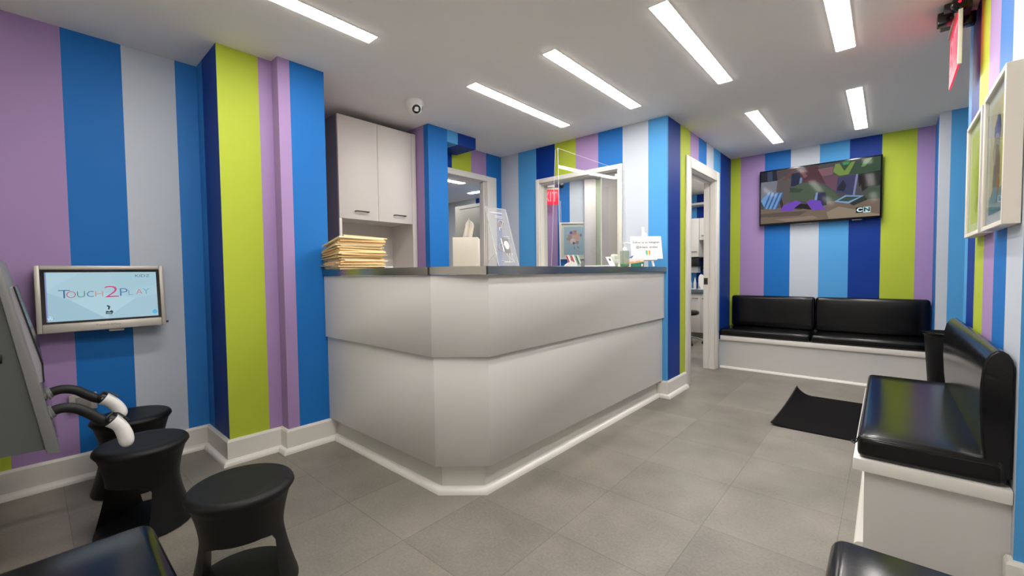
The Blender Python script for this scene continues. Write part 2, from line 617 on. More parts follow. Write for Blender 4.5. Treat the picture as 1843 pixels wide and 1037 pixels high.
# wall with the door (runs along y)
DO = (4.25, 5.09, 0, 2.115)
bm = bmn()
box(bm, xD - 0.12, yW + 0.12, 0, xD, DO[0], ZC)
box(bm, xD - 0.12, DO[1], 0, xD, yT, ZC)
box(bm, xD - 0.12, DO[0], DO[3], xD, DO[1], ZC)
struct('wall_door_side', bm, s_d)
s_t = stripes('television_wall_stripes', 'x', [(-1.7, YEL), (-1.344, LIL), (-1.086, BLU), (-0.828, PAL), (-0.570, LBL), (-0.314, NAV), (-0.060, YEL), (0.196, LIL), (0.6, LIL)])
struct('wall_television', box(bmn(), xD - 0.12, yT, 0, 1.3, yT + 0.1, ZC), s_t)
block('wall_far_corner', 0.325, 5.25, 0, 1.3, yT, ZC,
      stripes('far_corner_front_stripes', 'x', [(0.2, PAL), (0.392, LBL), (0.65, NAV)]),
      stripes('far_corner_side_stripes', 'y', [(5.1, PAL), (5.33, BLU)]))
block('wall_right', 0.33, 2.13, 0, 1.3, 3.52, ZC,
      stripes('right_wall_end_stripes', 'x', [(0.2, LBL), (0.58, NAV)]),
      stripes('right_wall_stripes', 'y', [(2.0, PAL), (2.385, BLU), (2.63, LIL), (2.88, YEL), (3.14, NAV), (3.40, LBL)]))
struct('wall_far_right', box(bmn(), 1.2, -0.6, 0, 1.3, yT, ZC), M['wwall2'])  # unseen wall, white instead of striped for more bounce light
struct('wall_back', box(bmn(), xA - 0.1, -0.7, 0, 1.3, -0.6, ZC), M['wwall2'])  # also unseen and left white to bounce light back

# baseboards with a quarter-round shoe
BB = [(0, 0), (0.018, 0), (0.018, ZB - 0.012), (0.012, ZB), (0, ZB)]
SH = [(0.018, 0), (0.046, 0), (0.045, 0.012), (0.039, 0.022), (0.030, 0.029), (0.018, 0.031)]
def baseboard(name, path):
    b = struct(name, sweep(bmn(), path, BB), M['trim'])
    obj('shoe_moulding', sweep(bmn(), path, SH), M['trim'], b, ang=50)
baseboard('baseboard_left', [(xA, -0.6), (xA, yB1), (xB, yB1), (xB, yB2), (xC_, yB2), (xC_, yC_ + 0.02)])
baseboard('baseboard_hatch', [(-1.526, yW), (xD, yW), (xD, 4.137)])
baseboard('baseboard_right', [(0.33, 2.16), (0.33, 2.13), (1.2, 2.13)])

# ------------------------------------------------------------------ casings, door opening, hatch
t1 = struct('window_1', sweep(bmn(), [(xV, 2.665), (xV, W1[0])], [(0.0, 0.0), (0.02, 0.0), (0.02, 0.9), (0, 0.9)]), M['trim'])
bm = bmn()
bbox(bm, xV, W1[1] - 0.012, 0.9, xV + 0.022, 3.587, 2.197, 0.004)
bbox(bm, xV, 2.634, 2.138, xV + 0.022, W1[1] - 0.012, 2.199, 0.004)
box(bm, xV - 0.1, W1[1] - 0.02, 0.0, xV, W1[1], 2.142)
box(bm, xV - 0.1, W1[0], 2.136, xV, W1[1], 2.142)
box(bm, xV - 0.055, W1[1] - 0.034, 0.0, xV - 0.02, W1[1] - 0.02, 2.136)
obj('window_frame', bm, M['trim'], t1)

t2 = struct('window_2', bbox(bmn(), W2[0] - 0.05, yW - 0.05, 1.13, W2[1] + 0.05, yW + 0.14, W2[2] + 0.012, 0.004), M['trim'], smooth=True)
bm = bmn()
c = 0.045
bbox(bm, W2[0] - c, yW - 0.02, W2[2], W2[0], yW, W2[3] + c, 0.003)
bbox(bm, W2[1], yW - 0.02, W2[2], W2[1] + c, yW, W2[3] + c, 0.003)
bbox(bm, W2[0], yW - 0.02, W2[3], W2[1], yW, W2[3] + c, 0.003)
obj('window_frame', bm, M['trim'], t2)
bm = bmn()
box(bm, W2[0], yW, W2[2], W2[0] + 0.008, yW + 0.12, W2[3])
box(bm, W2[1] - 0.012, yW, W2[2], W2[1], yW + 0.12, W2[3])
box(bm, W2[0], yW, W2[3] - 0.008, W2[1], yW + 0.12, W2[3])
obj('window_lining', bm, M['trim'], t2)
bm = bmn()
box(bm, -2.10, yW + 0.03, W2[2] + 0.012, W2[1] - 0.012, yW + 0.036, W2[3] - 0.01)
p_ = obj('sliding_pane', bm, M['frost'], t2)
obj('pane_edge', box(bmn(), -2.106, yW + 0.028, W2[2] + 0.012, -2.10, yW + 0.038, W2[3] - 0.01), M['trim'], p_)
obj('pane', box(bmn(), W2[0] + 0.01, yW + 0.06, W2[2] + 0.012, -2.04, yW + 0.065, W2[3] - 0.01), M['glass'], t2)
obj('bracket', bbox(bmn(), W2[1] - 0.03, yW - 0.012, W2[3] - 0.075, W2[1] - 0.004, yW + 0.02, W2[3] - 0.04, 0.003), M['trim'], t2)

bm = bmn()
bbox(bm, xD, 4.137, 0, xD + 0.018, DO[0] + 0.01, 2.207, 0.004)
bbox(bm, xD, DO[1] - 0.01, 0, xD + 0.018, 5.178, 2.207, 0.004)
bbox(bm, xD, DO[0] + 0.01, DO[3] - 0.01, xD + 0.018, DO[1] - 0.01, 2.207, 0.004)
dr = struct('door_1', bm, M['trim'], smooth=True)
bm = bmn()
box(bm, xD - 0.12, DO[0], 0, xD, DO[0] + 0.018, DO[3])
box(bm, xD - 0.12, DO[0], DO[3] - 0.018, xD, DO[1], DO[3])
box(bm, xD - 0.05, DO[1] - 0.018, 0, xD, DO[1], DO[3])
box(bm, xD - 0.12, DO[1] - 0.018, 0, xD - 0.07, DO[1], DO[3])
box(bm, xD - 0.07, DO[1] - 0.008, 0, xD - 0.05, DO[1], DO[3])
obj('door_jamb', bm, M['trim'], dr)
sp = obj('strike_plate', bbox(bmn(), xD - 0.117, DO[1] - 0.0205, 0.955, xD - 0.073, DO[1] - 0.017, 1.03, 0.001), M['bronze'], dr)
obj('latch_hole', box(bmn(), xD - 0.105, DO[1] - 0.0212, 0.975, xD - 0.085, DO[1] - 0.0204, 1.01), M['black'], sp)
obj('header_track', box(bmn(), xD - 0.07, DO[0] + 0.02, DO[3] - 0.03, xD - 0.05, DO[1] - 0.02, DO[3] - 0.018), M['kick'], dr)

# ------------------------------------------------------------------ ceiling lights
def strip(x, y0, y1, label, along='y', m='light', w=0.088):
    t = thing('ceiling_light', label, 'light', (x, (y0 + y1) / 2, ZC) if along == 'y' else ((y0 + y1) / 2, x, ZC), group='recessed linear ceiling lights')
    h = w / 2
    a, b = bmn(), bmn()
    def bx(bm, u0, v0, z0, u1, v1, z1):
        if along == 'y': box(bm, u0, v0, z0, u1, v1, z1)
        else: box(bm, v0, u0, z0, v1, u1, z1)
    bx(a, x - h, y0, ZC - 0.006, x + h, y1, ZC - 0.0005)
    e = 0.005
    bx(b, x - h - e, y0 - e, ZC - 0.004, x - h, y1 + e, ZC - 0.0003)
    bx(b, x + h, y0 - e, ZC - 0.004, x + h + e, y1 + e, ZC - 0.0003)
    bx(b, x - h, y0 - e, ZC - 0.004, x + h, y0, ZC - 0.0003)
    bx(b, x - h, y1, ZC - 0.004, x + h, y1 + e, ZC - 0.0003)
    for q in (a, b): bmesh.ops.recalc_face_normals(q, faces=q.faces)
    obj('diffuser', a, M[m], t, smooth=False)
    obj('light_frame', b, M['ceil'], t, smooth=False)
strip(-2.236, 2.131, 3.307, 'linear ceiling light above the files end of the desk, nearest the white cabinet')
strip(-1.562, 2.141, 3.325, 'linear ceiling light running above the steel counter, between two others')
strip(-0.884, 2.137, 3.323, 'long linear ceiling light over the floor in front of the desk')
strip(-0.884, 4.095, 5.278, 'short-looking linear ceiling light left of the television, near the doorway')
strip(-0.205, 4.106, 5.305, 'linear ceiling light right above the television screen')
strip(-2.223, 0.165, 1.349, 'linear ceiling light nearest the yellow-green pillar stripe, cut by the frame')
strip(-0.21, 2.150, 3.332, 'linear ceiling light nearest the red exit sign, cut by the frame')
strip(-4.78, 3.1, 4.35, 'small linear light on the back room ceiling, seen left in the white opening', m='light4')
strip(4.97, -5.3, -4.2, 'small linear light on the back room ceiling, just above the grey locker', along='x', m='light4')
for (x, y0, y1, lab) in ((-0.884, 0.165, 1.349, 'added linear ceiling light, out of view, over the floor before the near benches'), (-0.21, 0.165, 1.349, 'added linear ceiling light, out of view, over the seats by the right wall')):  # assumed strips out of view, added to light the near side
    strip(x, y0, y1, lab)
strip(-3.0, 4.2, 5.3, 'added unseen linear ceiling light of the corridor behind the hatch', m='light2')  # added lamp, itself not visible, brightens the corridor
strip(-1.95, 5.8, 7.0, 'added unseen linear ceiling light of the treatment room behind the doorway', m='light3')  # added lamp out of sight, lights the room past the doorway

# ------------------------------------------------------------------ reception desk
desk = thing('reception_desk', 'white panelled reception desk with chamfered corner and steel counter', 'desk', (-1.9, 2.0, 0))
def band(p, inset):
    """outer line p (left, corner 1, corner 2, end) and the same line set back by inset -> closed outline"""
    (a, b, c, d) = p
    t = math.tan(R(20))
    q = [(a[0], a[1] + inset), (b[0] - inset * 0.42 + 0.0, b[1] + inset), (c[0] - inset, c[1] + inset * 0.42), (d[0] - inset, d[1])]
    return [a, b, c, d] + list(reversed(q))
e = -0.001
up = [(xC_ - e, 1.308), (-1.684, 1.308), (-1.466, 1.492), (-1.466, yW + e)]
lo_ = [(xC_ - e, 1.320), (-1.686, 1.320), (-1.482, 1.502), (-1.482, yW + e)]
ki = [(xC_ - e, 1.363), (-1.690, 1.363), (-1.526, 1.506), (-1.526, yW + e)]
ct = [(xC_ - e, 1.298), (-1.687, 1.298), (-1.444, 1.462), (-1.444, yW + e)]
bm = prism(bmn(), band(ct, 0.34), 1.111, 1.151)
bevelled = [ed for ed in bm.edges if abs(ed.verts[0].co.z - ed.verts[1].co.z) < 1e-6]
bmesh.ops.bevel(bm, geom=bevelled, offset=0.003, segments=2, affect='EDGES')
top = obj('countertop', bm, M['steel'], desk)
for (p, ang) in ((ct[1], -73), (ct[2], 17)):
    mt = Matrix.Translation((p[0], p[1], 0)) @ Matrix.Rotation(R({-73: -70, 17: -22}[ang]), 4, 'Z')
    bmx = bmn()
    box(bmx, -0.004, -0.004, 1.1105, 0.0015, 0.004, 1.1515, mtx=mt)
    obj('edge_joint', bmx, M['seam'], top)
obj('upper_panel', bev(prism(bmn(), band(up, 0.05), 0.703, 1.109), 0.0015, 1), M['white'], desk)
obj('lower_panel', bev(prism(bmn(), band(lo_, 0.05), 0.147, 0.701), 0.0015, 1), M['white'], desk)
obj('toe_kick', prism(bmn(), band(ki, 0.05), 0.0, 0.146), M['kick'], desk)
obj('shoe_moulding', sweep(bmn(), [ki[0], ki[1], ki[2], (ki[3][0], yW - 0.02)], [(0, 0), (0.034, 0), (0.033, 0.012), (0.027, 0.023), (0.017, 0.031), (0, 0.033)]), M['trim'], desk, ang=50)
# working desk and inner face that carry the counter from behind
obj('inner_worktop', prism(bmn(), [(xC_ + 0.001, 1.36), (-1.72, 1.36), (-1.535, 1.53), (-1.535, yW - 0.001), (-2.15, yW - 0.001), (-2.15, 1.95), (xC_ + 0.001, 1.95)], 0.72, 0.75), M['white'], desk)

# ------------------------------------------------------------------ tall cabinet behind the desk
cab = thing('wall_cabinet', 'tall white cabinet with two doors above an open niche, behind the files', 'cabinet', (-3.48, 2.02, 0))
cx0, cx1, cy0, cy1, ctop, cbot = -3.675, -3.28, 1.66, 2.405, 2.395, 1.60
bm = bmn()
box(bm, cx0, cy0, 0.75, cx1 - 0.02, cy0 + 0.02, ctop)
box(bm, cx0, cy1 - 0.02, 0.75, cx1 - 0.02, cy1, ctop)
box(bm, cx0, cy0 + 0.02, ctop - 0.02, cx1 - 0.02, cy1 - 0.02, ctop)
box(bm, cx0, cy0 + 0.02, cbot - 0.02, cx1 - 0.02, cy1 - 0.02, cbot)
box(bm, cx0, cy0 + 0.02, 0.75, cx0 + 0.02, cy1 - 0.02, ctop - 0.02)
box(bm, cx0 + 0.02, cy0 + 0.02, 0.75, cx1 - 0.02, cy1 - 0.02, 0.78)
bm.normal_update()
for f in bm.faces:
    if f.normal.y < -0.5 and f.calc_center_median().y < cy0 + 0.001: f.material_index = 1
obj('body', bm, [M['cabinet'], M['cabside']], cab, smooth=False)
obj('side_stile', bbox(bmn(), cx1 - 0.02, cy1 - 0.045, 0.75, cx1, cy1, ctop, 0.001), M['cabinet'], cab)
obj('side_stile', bbox(bmn(), cx1 - 0.02, cy0, 0.75, cx1 - 0.003, cy0 + 0.022, cbot - 0.02, 0.001), M['cabinet'], cab)
ym = (cy0 + cy1 - 0.045) / 2
for (a, b, hy) in ((cy0, ym - 0.0015, ym - 0.16), (ym + 0.0015, cy1 - 0.047, cy1 - 0.19)):
    d = obj('door', bbox(bmn(), cx1 - 0.019, a, cbot - 0.03, cx1, b, ctop - 0.002, 0.0012), M['cabinet'], cab)
    hb = bmn()
    zz = cbot + 0.035
    tube(hb, spline([(cx1, hy - 0.055, zz), (cx1 + 0.022, hy - 0.053, zz), (cx1 + 0.026, hy - 0.045, zz), (cx1 + 0.026, hy + 0.045, zz), (cx1 + 0.022, hy + 0.053, zz), (cx1, hy + 0.055, zz)], 4), 0.0055, 8)
    obj('handle', hb, M['bronze'], d)

# ------------------------------------------------------------------ folders on the counter
zz = 1.1515
n_f = 30
def folder(dx, dy, zl, zr, thl, thr, m, label, rz=0.0, ln=0.325, wd=0.215, grp='manila folders stacked on the counter'):
    """a folder thicker at its folded side (+x) than at its open side; zl / zr are the heights of the two sides"""
    t = thing('file_folder', label, 'folder', (-2.695 + dx, 1.465 + dy, zl), rz, grp)
    mt = Matrix.Translation((-2.695 + dx, 1.465 + dy, 0)) @ Matrix.Rotation(rz, 4, 'Z')
    def slab(bm, x0, x1, y0, y1, f0, f1, n=6):
        rows = []
        for i in range(n + 1):
            u = i / n
            x = x0 + (x1 - x0) * u
            row = []
            for y, f in ((y0, f0), (y1, f0), (y1, f1), (y0, f1)):
                p = mt @ Vector((x, y, 0))
                e = (p.x + 2.695 + wd / 2) / wd      # every folder follows the slope of the whole stack
                lo, hi = zl + (zr - zl) * e, zl + thl + (zr + thr - zl - thl) * e
                p.z = lo + (hi - lo) * f
                row.append(bm.verts.new(p))
            rows.append(row)
        for p, q_ in zip(rows, rows[1:]):
            for k in range(4):
                bm.faces.new((p[k], q_[k], q_[(k + 1) % 4], p[(k + 1) % 4]))
        bm.faces.new(rows[0])
        bm.faces.new(list(reversed(rows[-1])))
        bmesh.ops.recalc_face_normals(bm, faces=bm.faces)
        return bm
    bm = bmn()
    slab(bm, -wd / 2 - 0.006, wd / 2, -ln / 2, ln / 2, 0.0, 0.14)
    slab(bm, -wd / 2, wd / 2, -ln / 2, ln / 2, 0.86, 1.0)
    slab(bm, wd / 2 - 0.0008, wd / 2, -ln / 2, ln / 2, 0.12, 0.88, 1)
    obj('cover', bm, m, t, smooth=False)
    pb = bmn()
    slab(pb, -wd / 2 + 0.005, wd / 2 - 0.001, -ln / 2 + 0.005, ln / 2 - 0.006, 0.18, 0.82)
    obj('papers', pb, M['manila2'] if rs.random() < 0.6 else M['paper'], t, smooth=False)
rs = random.Random(3)
lb_common = 'thick manila folder of loose papers inside the stack on the steel counter'
zl = zr = zz
for i in range(n_f):
    thr = rs.uniform(0.0045, 0.0092)
    thl = thr * (rs.uniform(0.60, 0.74) if i > 6 else rs.uniform(0.8, 0.98))
    rz = rs.uniform(-0.07, 0.07)
    dx, dy = rs.uniform(-0.026, 0.012), rs.uniform(-0.02, 0.018)
    m = (M['manila'], M['manila2'], M['manila'], M['manila3'])[rs.randrange(4)]
    lab = lb_common
    if i == n_f - 1: lab = 'topmost manila folder on the stack, on the steel counter'
    if i == 0: lab = 'lowest manila folder of the stack, lying flat on the steel counter'
    if i == 3: dx -= 0.045; lab = 'manila folder pushed out to the left near the bottom of the stack'
    if i == 10: dx -= 0.02
    if i == 19: dx -= 0.035; dy -= 0.01; lab = 'manila folder jutting out over the blue pillar stripe, mid-stack'
    folder(dx, dy, zl, zr, thl, thr, m, lab, rz)
    zl += thl + 0.0004
    zr += thr + 0.0005
for k in range(2):
    b = tag(obj('paper_pad', bbox(bmn(), -2.62 + 0.012 * k, 1.615, zz + 0.001 + 0.009 * k, -2.60 + 0.05 - 0.02 * k, 1.70 - 0.025 * k, zz + 0.009 + 0.009 * k, 0.001), M['sheet']),
            ('lower grey-white paper pad sticking out right of the folder stack', 'upper grey-white paper pad sticking out right of the folder stack')[k], 'paper', 'paper pads beside the folders')

# ------------------------------------------------------------------ tissue box
tb = thing('tissue_box', 'cream cube tissue box with a tissue pulled up, on the desk corner', 'tissue box', (-1.60, 1.475, zz), R(41.3))
mt = Matrix.Translation((-1.60, 1.475, zz)) @ Matrix.Rotation(R(41.3), 4, 'Z')
obj('box', bbox(bmn(), -0.0625, -0.0625, 0, 0.0625, 0.0625, 0.143, 0.002, 2, mtx=mt), M['tbox'], tb)
bm = bmn()
lathe(bm, [(0.0, 0.1432), (0.034, 0.1432), (0.034, 0.1440), (0.0, 0.1440)], seg=24, sx=1.2, sy=0.55)
bmesh.ops.transform(bm, matrix=mt, verts=bm.verts)
obj('opening', bm, M['seam'], tb)
bm = bmn()
nu, nv = 14, 12
rows = []
for j in range(nv + 1):
    v = j / nv
    row = []
    for i in range(nu + 1):
        u = i / nu - 0.5
        w = 0.052 * (1 - 0.25 * v) * (1 if v < 0.72 else max(0.06, 1 - (v - 0.72) / 0.30 * (0.9 - 0.2 * u)))
        x = u * w + 0.004 + 0.022 * v - 0.012 * max(0, v - 0.6) * 2
        y = 0.012 * math.sin(u * 9 + v * 2.2) * (1 - 0.3 * v) + 0.006 * math.sin(u * 17 + 1)
        z = 0.143 + 0.100 * v - 0.02 * max(0, v - 0.8) * (u + 0.5) * 5 * 0.6
        row.append(bm.verts.new(mt @ Vector((x, y, z))))
    rows.append(row)
for j in range(nv):
    for i in range(nu):
        bm.faces.new((rows[j][i], rows[j][i + 1], rows[j + 1][i + 1], rows[j + 1][i]))
r_ = bmesh.ops.solidify(bm, geom=list(bm.faces), thickness=0.0006)
obj('tissue', bm, M['tissue'], tb, ang=180)

# ------------------------------------------------------------------ leaning acrylic sign
sg = thing('acrylic_sign_holder', 'clear slanted acrylic sign holder printed with watches, beside the tissue box', 'sign holder', (-1.62, 1.80, zz))
y0, y1 = 1.712, 1.885
u_, v_ = Vector((0, 1, 0)), Vector((-0.105, 0, 0.345)).normalized()
pm = plane_mtx((-1.60, y0, zz + 0.004), u_, v_)
bm = box(bmn(), 0, 0, -0.004, 0.173, 0.352, 0, mtx=pm)
obj('panel', bm, M['acrprint'], sg, smooth=False)
bm = bmn()
for (a, b, c2, d2) in ((0, 0, 0.0022, 0.352), (0.1708, 0, 0.173, 0.352), (0.0022, 0.350, 0.1708, 0.352)):
    box(bm, a, b, -0.0045, c2, d2, 0.0005, mtx=pm)
obj('panel_edge', bm, M['acredge'], sg, smooth=False)
obj('foot', bbox(bmn(), -1.70, y0, zz, -1.545, y1, zz + 0.004, 0.001), M['acrylic'], sg)
bm = bmn()
tube(bm, spline([(-1.70, y0 + 0.01, zz + 0.005), (-1.68, y0 + 0.012, zz + 0.04), (-1.645, y0 + 0.014, zz + 0.07), (-1.632, y0 + 0.015, zz + 0.1)], 5), 0.002, 6)
obj('rear_strut', bm, M['acredge'], sg)
wt = bmn()
def disc(bm, cx, cy, rx, ry, z0, z1, mi=0, n=24, mtx=pm):
    prism(bm, circle_pts(cx, cy, rx, ry, n), z0, z1, mi, mtx=mtx)
# printed watch: strap, case, dial
for cyy, s in ((0.115, 1.0),):
    box(wt, 0.080, cyy - 0.035, 0.0006, 0.128, cyy + 0.055, 0.0010, 0, mtx=pm)
    disc(wt, 0.104, cyy + 0.01, 0.021, 0.025, 0.0012, 0.0016, 1)
    box(wt, 0.066, cyy - 0.03, 0.0005, 0.0745, cyy + 0.05, 0.0009, 1, mtx=pm)
obj('printed_watch', wt, [mat('print_grey', (130, 126, 124), 0.6), M['paper']], sg, smooth=False)
beige, pblue = mat('print_beige', (206, 186, 170), 0.6), mat('print_pale_blue', (196, 200, 214), 0.6)
for cx2, cy2, rr in ((0.10, 0.255, 0.026), (0.062, 0.11, 0.026)):
    pts = [pm @ Vector((cx2 + rr * math.cos(a), cy2 + rr * 0.8 * math.sin(a), 0.0015)) for a in [2 * PI * k / 18 for k in range(15)]]
    obj('printed_loop', tube(bmn(), pts, 0.0022, 6), beige, sg)
obj('printed_loop', tube(bmn(), [pm @ Vector(p) for p in ((0.08, 0.27, 0.0016), (0.10, 0.235, 0.0016), (0.12, 0.27, 0.0016))], 0.0022, 6), beige, sg)
for (a, b, l, w) in ((0.03, 0.318, 0.10, 0.006), (0.065, 0.298, 0.055, 0.004), (0.06, 0.288, 0.06, 0.004), (0.095, 0.175, 0.05, 0.003), (0.10, 0.167, 0.045, 0.003), (0.035, 0.03, 0.02, 0.004)):
    obj('printed_line', box(bmn(), a, b, 0.0006, a + l, b + w, 0.001, mtx=pm), pblue, sg, smooth=False)
for k in range(3):
    pts = [pm @ Vector((0.095 + 0.018 * k, 0.02 + 0.055 * t, 0.0016)) + Vector((0, 0.006 * math.sin(t * 5 + k), 0)) for t in [i / 6 for i in range(7)]]
    obj('printed_strap', tube(bmn(), pts, 0.0018, 6), M['paper'], sg)
for q4 in ((0.055, 0.022, 0.125, 0.026), (0.075, 0.212, 0.079, 0.232), (0.079, 0.228, 0.098, 0.232)):
    obj('printed_bar', box(bmn(), q4[0], q4[1], 0.0006, q4[2], q4[3], 0.0012, mtx=pm), M['paper'], sg, smooth=False)

# ------------------------------------------------------------------ sneeze guard
gd = thing('sneeze_guard', 'large clear acrylic sneeze guard standing on the steel counter', 'sneeze guard', (-1.63, 2.85, zz))
bm = bmn()
N = 18
gy0, gy1, gz1 = 2.40, 3.30, 1.955
def gx(t): return -1.625 - 0.046 * (1 - t) - 0.003 * math.sin(PI * t)
front, back = [], []
for i in range(N + 1):
    t = i / N
    y = gy0 + (gy1 - gy0) * t
    top_ = gz1 - 0.012 * t
    front.append((bm.verts.new((gx(t), y, zz + 0.0005)), bm.verts.new((gx(t) - 0.014, y, top_))))
for a, b in zip(front, front[1:]):
    bm.faces.new((a[0], b[0], b[1], a[1]))
obj('main_pane', bm, M['acrylic'], gd, ang=180)
bm = bmn()
tube(bm, [(gx(i / N) - 0.014, gy0 + (gy1 - gy0) * i / N, gz1 - 0.012 * i / N) for i in range(N + 1)], 0.0009, 5)
tube(bm, [(gx(1), gy1, zz + 0.001), (gx(1) - 0.014, gy1, gz1 - 0.012)], 0.0011, 5)
tube(bm, [(gx(0), gy0, zz + 0.001), (gx(0) - 0.014, gy0, gz1)], 0.0022, 5)
obj('pane_edge', bm, M['acredge'], gd)
# bent side wing with slot
bm = bmn()
w0, w1 = Vector((gx(0), gy0, zz + 0.0005)), Vector((gx(0) - 0.014, gy0, gz1))
a = [bm.verts.new(p) for p in (w0, w0 + Vector((-0.09, 0.02, 0)), w1 + Vector((-0.025, 0.006, -0.008)), w1)]
bm.faces.new(a)
obj('side_wing', bm, M['acrylic'], gd)
bm = bmn()
tube(bm, [w0 + Vector((-0.09, 0.02, 0.002)), w1 + Vector((-0.025, 0.006, -0.008)), w1], 0.0014, 5)
fx, fz = gx(0) + 0.004, 1.45
tube(bm, [(fx - 0.005, gy0 - 0.012, 1.60), (fx, gy0 - 0.012, 1.40), (fx, gy0 + 0.008, 1.40), (fx - 0.005, gy0 + 0.008, 1.60)], 0.0013, 5)
obj('wing_edge', bm, M['acredge'], gd)
obj('foot', bbox(bmn(), gx(0) - 0.17, gy0 + 0.0, zz, gx(0) + 0.03, gy0 + 0.05, zz + 0.005, 0.001), M['acrylic'], gd)
obj('foot', bbox(bmn(), gx(1) - 0.17, gy1 - 0.05, zz, gx(1) + 0.03, gy1, zz + 0.005, 0.001), M['acrylic'], gd)

# ------------------------------------------------------------------ small things on the counter
lf = thing('leaflet_holder', 'low white holder of red-edged leaflets standing before the hatch picture', 'leaflet holder', (-1.78, 2.70, zz))
RU = Vector((0.75, 0.661, 0))
bm = bmn()
prism(bm, [(-0.055, 0), (0.05, 0), (0.042, 0.03), (0.0, 0.048), (-0.04, 0.022)], -0.04, 0.02, mtx=plane_mtx((-1.79, 2.71, zz), RU, (0, 0, 1)))
obj('base', bm, M['paper'], lf, smooth=False)
for k, off in enumerate((-0.018, 0.018, 0.052)):
    pmx = plane_mtx(Vector((-1.775, 2.715, zz + 0.025)) + RU * off, RU * 0.93 + Vector((0, 0, 0.36)), RU * -0.36 + Vector((0, 0, 0.93)))
    lfb = obj('leaflet', box(bmn(), -0.0125, 0, -0.001, 0.0125, 0.070, 0.001, mtx=pmx), M['paper'] if k < 2 else M['pgreen'], lf, smooth=False)
    obj('leaflet_stripe', box(bmn(), -0.0115, 0.002, 0.0011, 0.0, 0.068, 0.0016, mtx=pmx), M['red'] if k < 2 else M['teal'], lfb, smooth=False)
cu = tag(obj('pen_cup', lathe(bmn(), [(0.013, 0), (0.018, 0.052), (0.016, 0.052), (0.012, 0.004), (0, 0.004)], (-1.76, 2.83, zz), seg=20), M['grey']),
         'small grey cup right of the red-edged leaflets on the counter', 'cup')
tag(obj('blue_card', bbox(bmn(), -1.62, 2.80, zz, -1.53, 2.95, zz + 0.004, 0.001), M['blue']), 'thin blue card lying flat on the counter between leaflets and white card', 'card')

ch = thing('card_holder', 'white card leaning in a clear stand, left of the hand sanitizer bottle', 'card holder', (-1.53, 2.90, zz))
pmx = plane_mtx((-1.525, 2.865, zz + 0.004), (0.62, 0.78, 0), (-0.34, -0.27, 0.90))
cd = obj('card', box(bmn(), -0.021, 0, -0.0008, 0.021, 0.078, 0.0008, mtx=pmx), M['paper'], ch, smooth=False)
obj('card_print', box(bmn(), -0.004, 0.045, 0.0009, 0.008, 0.064, 0.0013, mtx=pmx), M['dgrey'], cd, smooth=False)
obj('stand', bbox(bmn(), -1.56, 2.86, zz, -1.49, 2.94, zz + 0.006, 0.001), M['acrylic'], ch)

wp = thing('wipes_packet', 'pale green see-through packet standing behind the hand sanitizer bottle', 'packet', (-1.60, 3.07, zz))
bm = bmn()
cushion(bm, (-1.62, 3.0, zz), (-1.585, 3.075, zz + 0.1), 0.015, 3, 4)
pk = obj('pouch', bm, M['pgreen'], wp)
obj('pouch_label', bbox(bmn(), -1.5852, 3.01, zz + 0.03, -1.583, 3.065, zz + 0.06, 0.001), M['paper'], pk)

sb = thing('sanitizer_bottle', 'clear pump bottle of hand sanitizer with green liquid at the bottom', 'bottle', (-1.515, 3.04, zz))
bm = bmn()
cushion(bm, (-1.54, 3.0, zz + 0.001), (-1.49, 3.075, zz + 0.125), 0.012, 4, 3)
bt = obj('bottle_body', bm, M['bottle'], sb)
bm = bmn()
cushion(bm, (-1.537, 3.003, zz + 0.004), (-1.493, 3.072, zz + 0.026), 0.008, 3, 2)
obj('liquid', bm, M['green'], bt)
bm = lathe(bmn(), [(0.017, 0), (0.017, 0.014), (0.012, 0.022), (0.007, 0.026), (0.007, 0.05), (0.013, 0.05), (0.013, 0.06), (0, 0.062)], (-1.515, 3.0375, zz + 0.125), seg=20)
pu = obj('pump', bm, M['handle'], sb)
bm = bmn()
tube(bm, spline([(-1.515, 3.0375, zz + 0.181), (-1.50, 3.045, zz + 0.182), (-1.475, 3.058, zz + 0.176), (-1.47, 3.06, zz + 0.168)], 4), 0.005, 8)
obj('spout', bm, M['handle'], pu)

gb = thing('product_box', 'small carton, pink-white above and green below, in front of the easel', 'box', (-1.515, 3.215, zz))
fm = plane_mtx((-1.515 - 0.0535, 3.215 - 0.0475, zz), (0.75, 0.661, 0), (0, 0, 1)) @ Matrix.Diagonal((0.625, 1, 1, 1))
obj('carton', bbox(bmn(), 0, 0, -0.07, 0.229, 0.068, 0, 0.001, mtx=fm), M['pink'], gb)
bm = bmn()
prism(bm, [(0.06, 0.0), (0.229, 0.0), (0.229, 0.040), (0.06, 0.026)], 0.0, 0.0006, mtx=fm)
cg = obj('carton_print', bm, M['teal'], gb, smooth=False)
bm = bmn()
prism(bm, [(0.0, 0.022), (0.229, 0.042), (0.229, 0.048), (0.0, 0.030)], 0.0, 0.0006, mtx=fm)
obj('carton_band', bm, M['yell'], gb, smooth=False)
bm = bmn()
prism(bm, [(0.0, 0.036), (0.10, 0.038), (0.10, 0.041), (0.0, 0.039)], 0.0006, 0.0010, mtx=fm)
prism(bm, [(0.12, 0.042), (0.18, 0.046), (0.18, 0.049), (0.12, 0.045)], 0.0006, 0.0010, mtx=fm)
obj('carton_lines', bm, M['red'], gb, smooth=False)
bm = bmn()
prism(bm, circle_pts(0.205, 0.014, 0.012, 0.011), 0.0006, 0.0012, mtx=fm)
obj('carton_seal', bm, M['pink'], gb, smooth=False)
bm = bmn()
prism(bm, [(0, 0), (0.035, 0.0), (0.05, 0.026), (0.025, 0.014)], 0, 0.0012, mtx=plane_mtx((-1.57, 3.20, zz + 0.0705), (0.75, 0.661, 0), (0, 0.1, 0.99)))
